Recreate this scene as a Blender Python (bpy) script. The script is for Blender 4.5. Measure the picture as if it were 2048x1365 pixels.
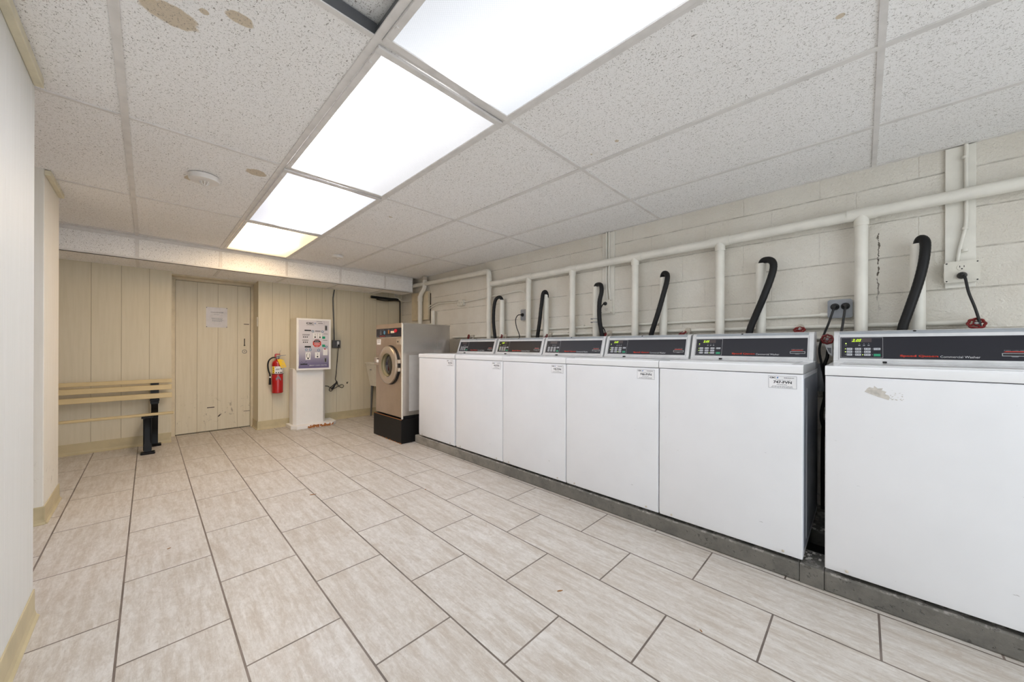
import bpy, bmesh, math, random
from mathutils import Vector, Matrix, noise
random.seed(7)
S = bpy.context.scene
for o in list(bpy.data.objects): bpy.data.objects.remove(o)
C = S.collection

# ------------------------------------------------------------------ camera
F_PX, TH, ROLL, PCX, PCY, EYE, CEIL = 713.66, 0.7995, 0.0035, 1031.4, 694.2, 1.055, 2.09
cam = bpy.data.cameras.new('camera')
cam.sensor_fit = 'HORIZONTAL'; cam.sensor_width = 36
cam.lens = 36 * F_PX / 2048
cam.shift_x = (1024 - PCX) / 2048; cam.shift_y = (PCY - 682.5) / 2048
cam.clip_start = 0.02
co = bpy.data.objects.new('camera', cam); C.objects.link(co)
right = Vector((math.cos(TH), -math.sin(TH), 0)); fwd = Vector((math.sin(TH), math.cos(TH), 0)); up = Vector((0, 0, 1))
r2 = right * math.cos(ROLL) + up * math.sin(ROLL)
u2 = -right * math.sin(ROLL) + up * math.cos(ROLL)
M = Matrix((r2, u2, -fwd)).transposed().to_4x4(); M.translation = Vector((0, 0, EYE))
co.matrix_world = M
S.camera = co

# ------------------------------------------------------------------ view, world
S.view_settings.view_transform = 'Standard'
S.view_settings.look = 'None'
S.view_settings.gamma = 1
S.view_settings.use_curve_mapping = False
S.view_settings.exposure = 0.6
w = bpy.data.worlds.new('world'); S.world = w; w.use_nodes = True
w.node_tree.nodes['Background'].inputs[0].default_value = (0.86, 0.93, 1.0, 1)
w.node_tree.nodes['Background'].inputs[1].default_value = 2.2
LAMP = 6.6          # radiance of a tube band behind a ceiling diffuser

# ------------------------------------------------------------------ helpers
def at(x, y, axis, val):
    """photo pixel -> point on a world plane (used to read positions off the photograph)"""
    x -= PCX; y = PCY - y
    x, y = x * math.cos(ROLL) - y * math.sin(ROLL), x * math.sin(ROLL) + y * math.cos(ROLL)
    d = right * x + fwd * F_PX + up * y
    o = Vector((0, 0, EYE)); i = 'XYZ'.index(axis)
    return o + d * ((val - o[i]) / d[i])

def lin(c):
    if isinstance(c, str):
        c = tuple(int(c[i:i + 2], 16) / 255 for i in (0, 2, 4))
    return tuple(v / 12.92 if v <= 0.04045 else ((v + 0.055) / 1.055) ** 2.4 for v in c) + (1,)

class NT:
    def __init__(s, name):
        s.m = bpy.data.materials.new(name); s.m.use_nodes = True
        s.t = s.m.node_tree; s.b = s.t.nodes['Principled BSDF']
    def n(s, typ, ins=None, **kw):
        nd = s.t.nodes.new(typ)
        for k, v in kw.items(): setattr(nd, k, v)
        for k, v in (ins or {}).items():
            if isinstance(v, bpy.types.NodeSocket): s.t.links.new(v, nd.inputs[k])
            else: nd.inputs[k].default_value = v
        return nd
    def lk(s, a, b): s.t.links.new(a, b)
    def math(s, op, a, b=0.0, c=None, clamp=False):
        nd = s.n('ShaderNodeMath', {0: a, 1: b}, operation=op, use_clamp=clamp)
        if c is not None:
            if isinstance(c, bpy.types.NodeSocket): s.lk(c, nd.inputs[2])
            else: nd.inputs[2].default_value = c
        return nd.outputs[0]
    def mix(s, f, a, b):
        nd = s.n('ShaderNodeMix', data_type='RGBA')
        for i, v in ((0, f), (6, a), (7, b)):
            if isinstance(v, bpy.types.NodeSocket): s.lk(v, nd.inputs[i])
            else: nd.inputs[i].default_value = v
        return nd.outputs[2]
    def ramp(s, f, a, b):          # smooth 0..1 between a and b
        return s.n('ShaderNodeMapRange', {0: f, 1: a, 2: b}, interpolation_type='SMOOTHSTEP').outputs[0]
    def obj(s): return s.n('ShaderNodeTexCoord').outputs['Object']
    def xyz(s, v): 
        nd = s.n('ShaderNodeSeparateXYZ', {0: v}); return nd.outputs
    def vec(s, x, y, z): return s.n('ShaderNodeCombineXYZ', {0: x, 1: y, 2: z}).outputs[0]
    def scale(s, v, t): return s.n('ShaderNodeVectorMath', {0: v, 1: t}, operation='MULTIPLY').outputs[0]
    def add(s, v, t): return s.n('ShaderNodeVectorMath', {0: v, 1: t}, operation='ADD').outputs[0]
    def noise(s, v, sc, det=3.0, ro=0.55, dist=0.0):
        return s.n('ShaderNodeTexNoise', {'Vector': v, 'Scale': sc, 'Detail': det, 'Roughness': ro, 'Distortion': dist}).outputs['Fac']
    def bump(s, h, st, d=0.01, nrm=None):
        nd = s.n('ShaderNodeBump', {'Height': h, 'Strength': st, 'Distance': d})
        if nrm is not None: s.lk(nrm, nd.inputs['Normal'])
        return nd.outputs[0]
    def set(s, **kw):
        for k, v in kw.items():
            k = k.replace('_', ' ')
            i = s.b.inputs[k]
            if isinstance(v, bpy.types.NodeSocket): s.lk(v, i)
            else: i.default_value = v

def simple(name, col, rough=0.5, metal=0.0, var=0.04, sc=14, bump=0.0, spec=0.5, coat=0.0):
    n = NT(name); c = lin(col); v = n.obj()
    d = tuple(max(0, x * (1 - var * 3)) for x in c[:3]) + (1,)
    f = n.noise(v, sc, 4)
    n.set(Base_Color=n.mix(n.ramp(f, .35, .75), c, d), Roughness=rough, Metallic=metal)
    n.b.inputs['Specular IOR Level'].default_value = spec
    n.b.inputs['Coat Weight'].default_value = coat
    if bump: n.set(Normal=n.bump(n.noise(v, sc * 8, 4), bump, .003))
    return n.m

def emis(name, col, st):
    n = NT(name); c = lin(col)
    n.set(Base_Color=c, Roughness=.4)
    v = n.noise(n.obj(), 40, 2)
    n.set(Emission_Color=c, Emission_Strength=n.math('MULTIPLY', n.ramp(v, -.5, 1.2), st))
    return n.m

# bmesh shape helpers -------------------------------------------------
def BM(): return bmesh.new()
def box(bm, x0, x1, y0, y1, z0, z1, bev=0.0, seg=2):
    vs = [bm.verts.new(p) for p in ((x0, y0, z0), (x1, y0, z0), (x1, y1, z0), (x0, y1, z0), (x0, y0, z1), (x1, y0, z1), (x1, y1, z1), (x0, y1, z1))]
    fs = [bm.faces.new([vs[i] for i in q]) for q in ((3, 2, 1, 0), (4, 5, 6, 7), (0, 1, 5, 4), (1, 2, 6, 5), (2, 3, 7, 6), (3, 0, 4, 7))]
    if bev:
        es = set(e for f in fs for e in f.edges)
        bmesh.ops.bevel(bm, geom=list(es), offset=bev, segments=seg, affect='EDGES', profile=.5)
def extrude_poly(bm, pts, vec, bev=0.0):
    """closed planar polygon pts (3-D) swept by vec"""
    vec = Vector(vec)
    a = [bm.verts.new(p) for p in pts]; b = [bm.verts.new(Vector(p) + vec) for p in pts]
    n = len(pts)
    fs = [bm.faces.new(a), bm.faces.new(b[::-1])]
    for i in range(n): fs.append(bm.faces.new((a[i], b[i], b[(i + 1) % n], a[(i + 1) % n])))
    bmesh.ops.recalc_face_normals(bm, faces=fs)
    if bev:
        es = set(e for f in fs for e in f.edges)
        bmesh.ops.bevel(bm, geom=list(es), offset=bev, segments=2, affect='EDGES', profile=.5)
def smooth_path(pts, sub=6):
    P = [Vector(p) for p in pts]; out = []
    for i in range(len(P) - 1):
        p0 = P[max(i - 1, 0)]; p1 = P[i]; p2 = P[i + 1]; p3 = P[min(i + 2, len(P) - 1)]
        for k in range(sub):
            t = k / sub
            out.append(0.5 * ((2 * p1) + (p2 - p0) * t + (2 * p0 - 5 * p1 + 4 * p2 - p3) * t * t + (3 * p1 - p0 - 3 * p2 + p3) * t ** 3))
    out.append(P[-1]); return out
def tube(bm, pts, r, seg=14, cap=True, rib=0.0, closed=False):
    P = [Vector(p) for p in pts]; n = len(P)
    t = (P[1] - P[0]).normalized(); a = Vector((0, 0, 1)) if abs(t.z) < .9 else Vector((1, 0, 0))
    nv = t.cross(a).normalized(); rings = []
    for i in range(n):
        if closed: tt = (P[(i + 1) % n] - P[i - 1]).normalized()
        else: tt = (P[min(i + 1, n - 1)] - P[max(i - 1, 0)]).normalized()
        nv = (nv - tt * nv.dot(tt)).normalized(); bv = tt.cross(nv)
        rr = r[i] if isinstance(r, (list, tuple)) else r
        if rib and i % 2: rr -= rib
        rings.append([bm.verts.new(P[i] + nv * rr * math.cos(2 * math.pi * k / seg) + bv * rr * math.sin(2 * math.pi * k / seg)) for k in range(seg)])
    for i in range(n if closed else n - 1):
        A = rings[i]; B = rings[(i + 1) % n]
        for k in range(seg): bm.faces.new((A[k], A[(k + 1) % seg], B[(k + 1) % seg], B[k]))
    if cap and not closed:
        bm.faces.new(rings[0][::-1]); bm.faces.new(rings[-1])
def cyl(bm, p, q, r, seg=24, r2=None):
    tube(bm, [p, q], [r, r if r2 is None else r2], seg)
def lathe(bm, prof, o, ax, seg=32, cap=True):
    """prof: list of (radius, distance along axis)"""
    ax = Vector(ax).normalized(); a = Vector((0, 0, 1)) if abs(ax.z) < .9 else Vector((1, 0, 0))
    n = ax.cross(a).normalized(); b = ax.cross(n); o = Vector(o); rings = []
    for r, h in prof:
        rings.append([bm.verts.new(o + ax * h + n * r * math.cos(2 * math.pi * k / seg) + b * r * math.sin(2 * math.pi * k / seg)) for k in range(seg)])
    for A, B in zip(rings, rings[1:]):
        for k in range(seg): bm.faces.new((A[k], A[(k + 1) % seg], B[(k + 1) % seg], B[k]))
    if cap:
        bm.faces.new(rings[0][::-1]); bm.faces.new(rings[-1])
class Frame:
    def __init__(s, o, u, v):
        s.o = Vector(o); s.u = Vector(u).normalized(); s.v = Vector(v).normalized(); s.n = s.u.cross(s.v)
    def p(s, a, b, c=0): return s.o + s.u * a + s.v * b + s.n * c
    def box(s, bm, u0, u1, v0, v1, w0, w1, bev=0.0):
        k = BM(); box(k, u0, u1, v0, v1, w0, w1, bev)
        for v in k.verts: v.co = s.p(*v.co)
        me = bpy.data.meshes.new('t'); k.to_mesh(me); k.free(); bm.from_mesh(me); bpy.data.meshes.remove(me)
    def frame(s, bm, u0, u1, v0, v1, t, w0, w1):
        s.box(bm, u0, u1, v0, v0 + t, w0, w1); s.box(bm, u0, u1, v1 - t, v1, w0, w1)
        s.box(bm, u0, u0 + t, v0 + t, v1 - t, w0, w1); s.box(bm, u1 - t, u1, v0 + t, v1 - t, w0, w1)
    def poly(s, bm, pts, w0, w1): extrude_poly(bm, [s.p(a, b, w0) for a, b in pts], s.n * (w1 - w0))
    def disc(s, bm, u, v, r, w0, w1, seg=24, ru=1.0):
        s.poly(bm, [(u + ru * r * math.cos(2 * math.pi * k / seg), v + r * math.sin(2 * math.pi * k / seg)) for k in range(seg)], w0, w1)
    def ring(s, bm, u, v, r, t, w, seg=28):
        tube(bm, [s.p(u + r * math.cos(2 * math.pi * k / seg), v + r * math.sin(2 * math.pi * k / seg), w) for k in range(seg)], t, 8, closed=True)
    def text(s, bm, body, u0, u1, v0, v1, w, th=0.0004, bold=0.0, shear=0.0):
        cu = bpy.data.curves.new('t', 'FONT'); cu.body = body; cu.size = 1; cu.resolution_u = 3; cu.offset = bold; cu.shear = shear
        ob = bpy.data.objects.new('t', cu); C.objects.link(ob)
        bpy.context.view_layer.update()
        me = bpy.data.meshes.new_from_object(ob.evaluated_get(bpy.context.evaluated_depsgraph_get()))
        bpy.data.objects.remove(ob); bpy.data.curves.remove(cu)
        xs = [v.co.x for v in me.vertices]; ys = [v.co.y for v in me.vertices]
        if not xs: return
        x0, x1, y0, y1 = min(xs), max(xs), min(ys), max(ys)
        k = BM(); k.from_mesh(me); bpy.data.meshes.remove(me)
        ret = bmesh.ops.extrude_face_region(k, geom=list(k.faces))
        for e in ret['geom']:
            if isinstance(e, bmesh.types.BMVert): e.co.z += 1
        zt = max(v.co.z for v in k.verts)
        for v in k.verts:
            v.co = s.p(u0 + (v.co.x - x0) / (x1 - x0) * (u1 - u0), v0 + (v.co.y - y0) / (y1 - y0) * (v1 - v0), w + (th if v.co.z > zt - .5 else 0))
        me = bpy.data.meshes.new('t'); k.to_mesh(me); k.free(); bm.from_mesh(me); bpy.data.meshes.remove(me)
    def lines(s, bm, u0, u1, v0, v1, n, w, th=.0003, seed=1):
        """n rows of small illegible print, as dashes"""
        R = random.Random(seed); h = (v1 - v0) / n
        for i in range(n):
            v = v1 - (i + .8) * h; u = u0 + R.uniform(0, .12) * (u1 - u0); e = u1 - R.uniform(0, .12) * (u1 - u0)
            while u < e:
                l = min(R.uniform(.05, .14) * (u1 - u0), e - u)
                s.box(bm, u, u + l, v, v + h * .45, w, w + th); u += l + .022 * (u1 - u0)

ORG = {}
def build(name, bm, mat, parent=None, sm=False, label=None):
    base = Vector((0, 0, 0)); p = parent
    while p is not None:
        base += ORG.get(p.name, Vector((0, 0, 0))); p = p.parent
    if base.length:
        for v in bm.verts: v.co -= base
    bmesh.ops.recalc_face_normals(bm, faces=bm.faces)
    me = bpy.data.meshes.new(name); bm.to_mesh(me); bm.free()
    o = bpy.data.objects.new(name, me); C.objects.link(o); o.parent = parent
    me.materials.append(mat)
    if sm:
        for f in me.polygons: f.use_smooth = True
        try:
            me.set_sharp_from_angle(angle=math.radians(40))
        except Exception: pass
    if label: o['label'] = label
    return o
def tag(o, label=None, cat=None, group=None, kind=None):
    if label: o['label'] = label
    if cat: o['category'] = cat
    if group: o['group'] = group
    if kind: o['kind'] = kind
    return o
def thing(name, loc, label, cat, group=None):
    o = bpy.data.objects.new(name, None); C.objects.link(o); o.location = loc; o.empty_display_size = .05
    ORG[o.name] = Vector(loc)
    return tag(o, label, cat, group)
def struct(name, bm, mat, label=None):
    o = build(name, bm, mat); o['kind'] = 'structure'; o['label'] = label or name.replace('_', ' '); return o
def copy_tree(o, parent=None):
    c = o.copy(); C.objects.link(c)
    if parent is not None: c.parent = parent
    for ch in [x for x in C.objects if x.parent == o]: copy_tree(ch, c)
    return c

# ------------------------------------------------------------------ surface materials
def mat_floor():
    n = NT('floor_tile'); v = n.obj(); x, y, z = n.xyz(v)
    P = 0.29973
    u = n.math('SUBTRACT', y, .851); w_ = n.math('ADD', x, .0751)
    br = n.n('ShaderNodeTexBrick', {'Vector': n.vec(u, w_, 0.0), 'Color1': (0, 0, 0, 1), 'Color2': (1, 1, 1, 1), 'Mortar': (0, 0, 0, 1), 'Scale': 1.0,
             'Mortar Size': .0035, 'Mortar Smooth': .12, 'Bias': 0.0, 'Brick Width': 2 * P, 'Row Height': P}, offset=.5, offset_frequency=2)
    rnd = n.xyz(br.outputs['Color'])[0]; mort = br.outputs['Fac']
    off = n.math('MULTIPLY', rnd, 37.0)
    vv = n.add(v, n.vec(off, n.math('MULTIPLY', rnd, 11.3), off))
    st = n.noise(n.scale(vv, (30, 3.6, 1)), 1.0, 9, .78, .3)
    mo = n.noise(n.scale(vv, (60, 26, 1)), 1.0, 8, .8, .6)
    st2 = n.noise(n.scale(vv, (95, 11, 1)), 1.0, 7, .75, .5)
    cl = n.noise(vv, 5, 5, .6, .5)
    fn = n.noise(v, 240, 2, .6)
    pk = n.noise(n.scale(vv, (150, 60, 1)), 1.0, 5, .75)
    c = n.mix(n.ramp(st, .36, .66), lin('CECAC4'), lin('B4AA9E'))
    c = n.mix(n.math('MULTIPLY', n.ramp(st2, .55, .8), .6), c, lin('938678'))
    c = n.mix(n.math('MULTIPLY', n.ramp(cl, .45, .75), .45), c, lin('D4D0CB'))
    c = n.mix(n.math('MULTIPLY', n.ramp(n.noise(vv, 9, 6, .7, 1.5), .57, .72), .45), c, lin('AC9C8C'))
    c = n.mix(n.math('MULTIPLY', n.ramp(mo, .44, .66), .42), c, lin('A89D90'))
    c = n.mix(n.math('MULTIPLY', n.ramp(mo, .50, .30), .35), c, lin('E2DFDA'))
    c = n.mix(n.math('MULTIPLY', n.ramp(pk, .56, .74), .45), c, lin('8F8478'))
    c = n.mix(n.math('MULTIPLY', n.ramp(fn, .62, .8), .25), c, lin('9A8F86'))
    # slightly browner tone, random from tile to tile
    c = n.mix(n.math('MULTIPLY', n.ramp(rnd, .0, 1.0), .08), c, lin('B9AA98'))
    c = n.mix(mort, c, n.mix(n.ramp(n.noise(v, 7, 3), .3, .7), lin('7C7068'), lin('5F554E')))
    n.set(Base_Color=c, Roughness=n.math('ADD', n.math('MULTIPLY', st2, .22), .3))
    n.b.inputs['Specular IOR Level'].default_value = .4
    h = n.math('SUBTRACT', n.math('MULTIPLY', st2, .25), mort)
    n.set(Normal=n.bump(h, .35, .003))
    return n.m

def stain(n, x, y, cx, cy, rx, ry, seed):
    """soft-edged blotch mask"""
    v = n.vec(x, y, float(seed))
    wob = n.math('MULTIPLY', n.math('SUBTRACT', n.noise(v, 22, 4), .5), .9)
    a = n.math('DIVIDE', n.math('SUBTRACT', x, cx), rx); b = n.math('DIVIDE', n.math('SUBTRACT', y, cy), ry)
    d = n.math('SQRT', n.math('ADD', n.math('MULTIPLY', a, a), n.math('MULTIPLY', b, b)))
    return n.ramp(n.math('ADD', d, wob), 1.06, .86)

def mat_ceiling(name='acoustic_tile', stains=True, axis='Z'):
    n = NT(name); v = n.obj(); x, y, z = n.xyz(v)
    if axis == 'Y': v = n.vec(x, z, y)
    # short dark fissures in the mineral board
    f1 = n.noise(n.scale(v, (1.6, .75, 1)), 135, 2, .55, .9)
    f2 = n.noise(n.scale(v, (.7, 1.5, 1)), 190, 2, .55, .7)
    f3 = n.noise(v, 260, 1, .5)
    m = n.math('MAXIMUM', n.ramp(f1, .60, .69), n.ramp(f2, .61, .70))
    c = n.mix(n.math('MULTIPLY', n.ramp(n.noise(v, 2.2, 3), .3, .8), .35), lin('F9F8F7'), lin('F5F3F0'))
    if stains:
        for (cx, cy, rx, ry, sd) in ((.045, 1.56, .075, .05, 1), (.2, 1.42, .035, .03, 2), (.118, 1.47, .012, .012, 5), (.446, 2.61, .05, .045, 3), (1.64, .89, .012, .01, 4), (1.506, .053, .012, .012, 7),
                                     (.17, 2.99, .02, .04, 9), (1.66, 1.05, .006, .006, 11), (1.35, 2.72, .015, .012, 13)):
            c = n.mix(n.math('MULTIPLY', stain(n, x, y, cx, cy, rx, ry, sd), .85), c, lin('CDBDA3'))
    c = n.mix(n.math('MULTIPLY', m, .75), c, lin('7C746C'))
    c = n.mix(n.math('MULTIPLY', n.ramp(f3, .6, .75), .18), c, lin('9B948D'))
    n.set(Base_Color=c, Roughness=.95, Normal=n.bump(n.math('MULTIPLY', m, -1.0), .3, .002))
    n.b.inputs['Specular IOR Level'].default_value = .1
    return n.m

def mat_block():
    n = NT('painted_block'); v = n.obj(); x, y, z = n.xyz(v)
    wv = n.noise(v, 6, 3); 
    u = n.math('ADD', n.math('SUBTRACT', y, .194), n.math('MULTIPLY', n.math('SUBTRACT', wv, .5), .006))
    q = n.math('ADD', n.math('SUBTRACT', z, .1418), n.math('MULTIPLY', n.math('SUBTRACT', n.noise(v, 5, 4), .5), .008))
    br = n.n('ShaderNodeTexBrick', {'Vector': n.vec(u, q, 0.0), 'Color1': (0, 0, 0, 1), 'Color2': (1, 1, 1, 1), 'Mortar': (0, 0, 0, 1), 'Scale': 1.0,
             'Mortar Size': .0045, 'Mortar Smooth': .8, 'Brick Width': .4064, 'Row Height': .2032}, offset=.4, offset_frequency=2)
    mort = br.outputs['Fac']; rnd = n.xyz(br.outputs['Color'])[0]
    b1 = n.noise(v, 75, 5, .65); b2 = n.noise(v, 16, 3, .6)
    c = n.mix(n.ramp(n.noise(v, 3, 5, .65), .3, .75), lin('EDE9DF'), lin('E4DED2'))
    c = n.mix(n.math('MULTIPLY', rnd, .12), c, lin('D8CFBE'))
    hz = n.math('MULTIPLY', n.math('ABSOLUTE', n.math('SUBTRACT', n.math('FRACT', n.math('ADD', n.math('DIVIDE', q, .2032), 10.5)), .5)), .2032)
    hl = n.ramp(hz, .0050, .0012)
    dirt = n.math('MULTIPLY', n.math('ADD', n.math('MULTIPLY', hl, .9), n.math('MULTIPLY', mort, .18)), n.ramp(n.noise(v, 9, 5, .7), .35, .62), clamp=True)
    c = n.mix(n.math('MULTIPLY', dirt, .45), c, lin('83786A'))
    pit = n.ramp(n.noise(v, 130, 3, .6), .64, .72)
    c = n.mix(n.math('MULTIPLY', pit, .28), c, lin('9A9080'))
    spot = n.ramp(n.noise(v, 21, 6, .75), .69, .76)
    c = n.mix(n.math('MULTIPLY', spot, .5), c, lin('8B7B66'))
    # rusty crack above the nearest machine
    off = n.math('MULTIPLY', n.math('SUBTRACT', n.noise(v, 24, 4), .5), .03)
    d = n.math('ABSOLUTE', n.math('ADD', n.math('SUBTRACT', y, -.063), off))
    th = n.math('MULTIPLY', n.ramp(n.noise(v, 60, 5, .7), .36, .68), .0065)
    ck = n.math('LESS_THAN', d, th)
    zr = n.math('MULTIPLY', n.ramp(z, 1.20, 1.48), n.math('LESS_THAN', z, 1.71))
    c = n.mix(n.math('MULTIPLY', n.math('MULTIPLY', ck, zr), .9), c, lin('3F2F1A'))
    n.set(Base_Color=c, Roughness=.55)
    h = n.math('ADD', n.math('MULTIPLY', b1, 1.3), n.math('MULTIPLY', b2, .5))
    h = n.math('SUBTRACT', h, n.math('ADD', n.math('MULTIPLY', mort, .3), n.math('MULTIPLY', hl, .35)))
    n.set(Normal=n.bump(h, .8, .009))
    return n.m

def mat_panelling(name, axis, period, offset, col, col2, groove, light=False, scuff=0.0, streak=1.0, second=None):
    n = NT(name); v = n.obj(); c3 = n.xyz(v); a = c3['XYZ'.index(axis)]; z = c3[2]
    t = n.math('FRACT', n.math('DIVIDE', n.math('ADD', a, 50 * period - offset + period / 2), period))
    d = n.math('MULTIPLY', n.math('ABSOLUTE', n.math('SUBTRACT', t, .5)), period)
    if second:      # sheets on the other side of the door start at another phase
        lim, p2, o2 = second
        t2 = n.math('FRACT', n.math('DIVIDE', n.math('ADD', a, 50 * p2 - o2 + p2 / 2), p2))
        d2 = n.math('MULTIPLY', n.math('ABSOLUTE', n.math('SUBTRACT', t2, .5)), p2)
        left = n.math('LESS_THAN', a, lim)
        d = n.math('ADD', n.math('MULTIPLY', d2, left), n.math('MULTIPLY', d, n.math('SUBTRACT', 1.0, left)))
    g = n.ramp(d, .0034, .0010)
    st = n.noise(n.scale(v, (14, 14, .8)), 3, 5, .6)
    c = n.mix(n.ramp(st, .3, .8), lin(col), lin(col2))
    c = n.mix(n.math('MULTIPLY', g, .5), c, lin(groove))
    if scuff:
        s1 = n.noise(n.scale(v, (1, 1, .7)), 17, 7, .75, 1.0)
        m = n.math('MULTIPLY', n.ramp(s1, .56, .68), n.math('MULTIPLY', n.ramp(z, .52, .2), n.ramp(z, .03, .14)))
        c = n.mix(n.math('MULTIPLY', m, scuff), c, lin('7C6F5C'))
    spec = n.ramp(n.noise(v, 90, 2, .5), .77, .8)
    c = n.mix(n.math('MULTIPLY', spec, .4), c, lin('7C6F5C'))
    n.set(Base_Color=c, Roughness=.5, Normal=n.bump(n.math('SUBTRACT', n.math('MULTIPLY', n.noise(n.scale(v, (40, 40, 4)), 3, 3), .06), g), .5, .004))
    return n.m

def mat_diffuser(name, col, bands, seed, lo=.5, ymid=0.0, power=1.0):
    """acrylic lens glowing where the tubes run behind it; bands: (x centre, half width, y lean)"""
    n = NT(name); v = n.obj(); x, y, z = n.xyz(v)
    tot = None
    for cx, hw, lean in bands:
        xx = n.math('SUBTRACT', n.math('SUBTRACT', x, cx), n.math('MULTIPLY', n.math('SUBTRACT', y, ymid), lean))
        xx = n.math('ADD', xx, n.math('MULTIPLY', n.math('SUBTRACT', n.noise(n.vec(x, y, float(seed)), 1.6, 1), .5), .22))
        b = n.ramp(n.math('ABSOLUTE', xx), hw, 0.0)
        b = n.math('ADD', n.math('MULTIPLY', b, .9), n.math('MULTIPLY', n.ramp(n.math('ABSOLUTE', xx), hw * 2.3, 0.0), .03))
        tot = b if tot is None else n.math('ADD', tot, b)
    pr = n.math('MULTIPLY', n.math('SINE', n.math('MULTIPLY', x, 700.0)), n.math('SINE', n.math('MULTIPLY', y, 700.0)))
    if seed == 4: tot = n.math('MULTIPLY', tot, n.ramp(y, .60, .10))      # emission faded toward the soffit to keep it from glowing hot
    e = n.math('ADD', n.math('MULTIPLY', tot, LAMP * power), lo)
    e = n.math('MULTIPLY', e, n.math('ADD', n.math('MULTIPLY', pr, .07), 1.0))
    dirt = n.ramp(n.noise(n.vec(x, y, float(seed) + 3), 14, 5, .6), .74, .78)
    e = n.math('MULTIPLY', e, n.math('SUBTRACT', 1.0, n.math('MULTIPLY', dirt, .35)))
    n.set(Base_Color=lin('606060'), Roughness=.25, Emission_Color=lin(col), Emission_Strength=e, Normal=n.bump(pr, .3, .001))
    return n.m

def mat_steel(name, col, rough, vertical=True, stain_amt=.3):
    n = NT(name); v = n.obj()
    sc = (60, 60, 1.2)
    g = n.noise(n.scale(v, sc), 2, 4, .6); cl = n.noise(v, 4, 5, .65)
    c = n.mix(n.ramp(g, .3, .7), lin(col), tuple(k * .96 for k in lin(col)[:3]) + (1,))
    c = n.mix(n.math('MULTIPLY', n.ramp(cl, .4, .75), stain_amt), c, lin('8C7660'))
    n.set(Base_Color=c, Metallic=.85, Roughness=n.math('ADD', n.math('MULTIPLY', g, .05), rough))
    return n.m

def mat_enamel(name, col, marks=0.0, rough=.32):
    n = NT(name); v = n.obj(); x, y, z = n.xyz(v)
    c = n.mix(n.ramp(n.noise(v, 3, 3), .3, .8), lin(col), tuple(k * .95 for k in lin(col)[:3]) + (1,))
    if marks:
        s = n.noise(n.scale(v, (1, 5, 26)), 2.6, 5, .7, .6)
        m = n.math('MULTIPLY', n.ramp(s, .70, .73), marks)
        c = n.mix(m, c, lin('8E8C8A'))
        sp = n.ramp(n.noise(v, 45, 2, .5), .80, .82)
        c = n.mix(n.math('MULTIPLY', sp, marks), c, lin('6E625A'))
    n.set(Base_Color=c, Roughness=rough, Normal=n.bump(n.noise(v, 300, 2), .03, .001))
    n.b.inputs['Specular IOR Level'].default_value = .45
    return n.m

def mat_concrete(name, c1, c2, rust=False):
    n = NT(name); v = n.obj(); x, y, z = n.xyz(v)
    f = n.noise(v, 8, 7, .7); p = n.ramp(n.noise(v, 55, 3, .6), .62, .70)
    c = n.mix(n.ramp(f, .35, .7), lin(c1), lin(c2))
    bare = n.math('MULTIPLY', n.ramp(y, 1.6, 3.2), n.ramp(n.noise(v, 6, 5, .7), .2, .6))
    c = n.mix(n.math('MULTIPLY', bare, .7), c, lin('A39C92'))
    edge = n.math('MULTIPLY', n.ramp(z, .072, .084), n.ramp(n.noise(v, 30, 5, .7), .48, .6))
    c = n.mix(n.math('MULTIPLY', edge, .6), c, lin('B5B0AA'))
    c = n.mix(n.math('MULTIPLY', p, .45), c, lin('3E3B38'))
    n.set(Base_Color=c, Roughness=.6, Normal=n.bump(n.math('SUBTRACT', n.noise(v, 40, 6, .7), p), .7, .006))
    return n.m

M_ = {}
M_['floor'] = mat_floor()
M_['tile'] = mat_ceiling()
M_['tile_v'] = mat_ceiling('acoustic_tile_upright', False, 'Y')
M_['block'] = mat_block()
M_['pan_left'] = mat_panelling('panelling_side', 'Y', .17, 1.902, 'DEDEDA', 'DADAD5', 'F0EFEC', streak=.5)
M_['pan_far'] = mat_panelling('panelling_far', 'X', .1952, 1.107, 'DAD0B8', 'D3C9AF', '8F7C5A', second=(.5, .2, .005))
M_['pan_col'] = mat_panelling('panelling_column', 'Y', .2, 3.704, 'E9E5DB', 'E4DFD3', 'F2EEE6', scuff=.6)
M_['door'] = mat_panelling('door_boards', 'X', .1935, .2135 + .0005, 'DED5BF', 'D6CCB4', '8F7C5A', scuff=.85)
M_['grid'] = simple('grid_paint', 'E4E1DE', .45)
M_['grid_dark'] = simple('grid_web_grey', '6A6C70', .4, metal=.5)
M_['trimcream'] = simple('cream_paint', 'E2DAC0', .5)
M_['jamb'] = simple('cream_jamb_paint', 'D9CDB2', .5, bump=.05)
M_['cove'] = simple('tan_vinyl_cove', 'C6B894', .45, var=.05, sc=9)
M_['pvc'] = simple('painted_pvc', 'E8E5DB', .38, sc=7)
M_['pvc_bare'] = simple('painted_pvc_pale', 'E9E6DC', .4, sc=7)
M_['rubber'] = simple('black_rubber', '0F0F11', .5, spec=.35)
M_['cord'] = simple('black_cord', '151517', .5)
M_['iron'] = simple('black_cast_iron', '0B0A0B', .38, spec=.25)
M_['galv'] = simple('galvanised_steel', '8E9196', .5, metal=.3, sc=30)
M_['outlet_w'] = simple('painted_outlet', 'DEDACE', .45)
M_['slot'] = simple('black_slot', '0C0C0E', .5)
M_['plug'] = simple('black_plug', '101012', .45)
M_['red'] = simple('red_valve_paint', '7C1010', .4, sc=60, var=.15)
M_['brass'] = simple('dirty_painted_brass', 'C9C0B2', .5, metal=.0, sc=40)
M_['enamel'] = mat_enamel('white_enamel', 'E9EAEC', rough=.16)
M_['enamel_f'] = mat_enamel('white_enamel_front', 'E7E8EB', .55)
M_['side'] = simple('grey_side_enamel', 'C6CBD8', .14)
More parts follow.
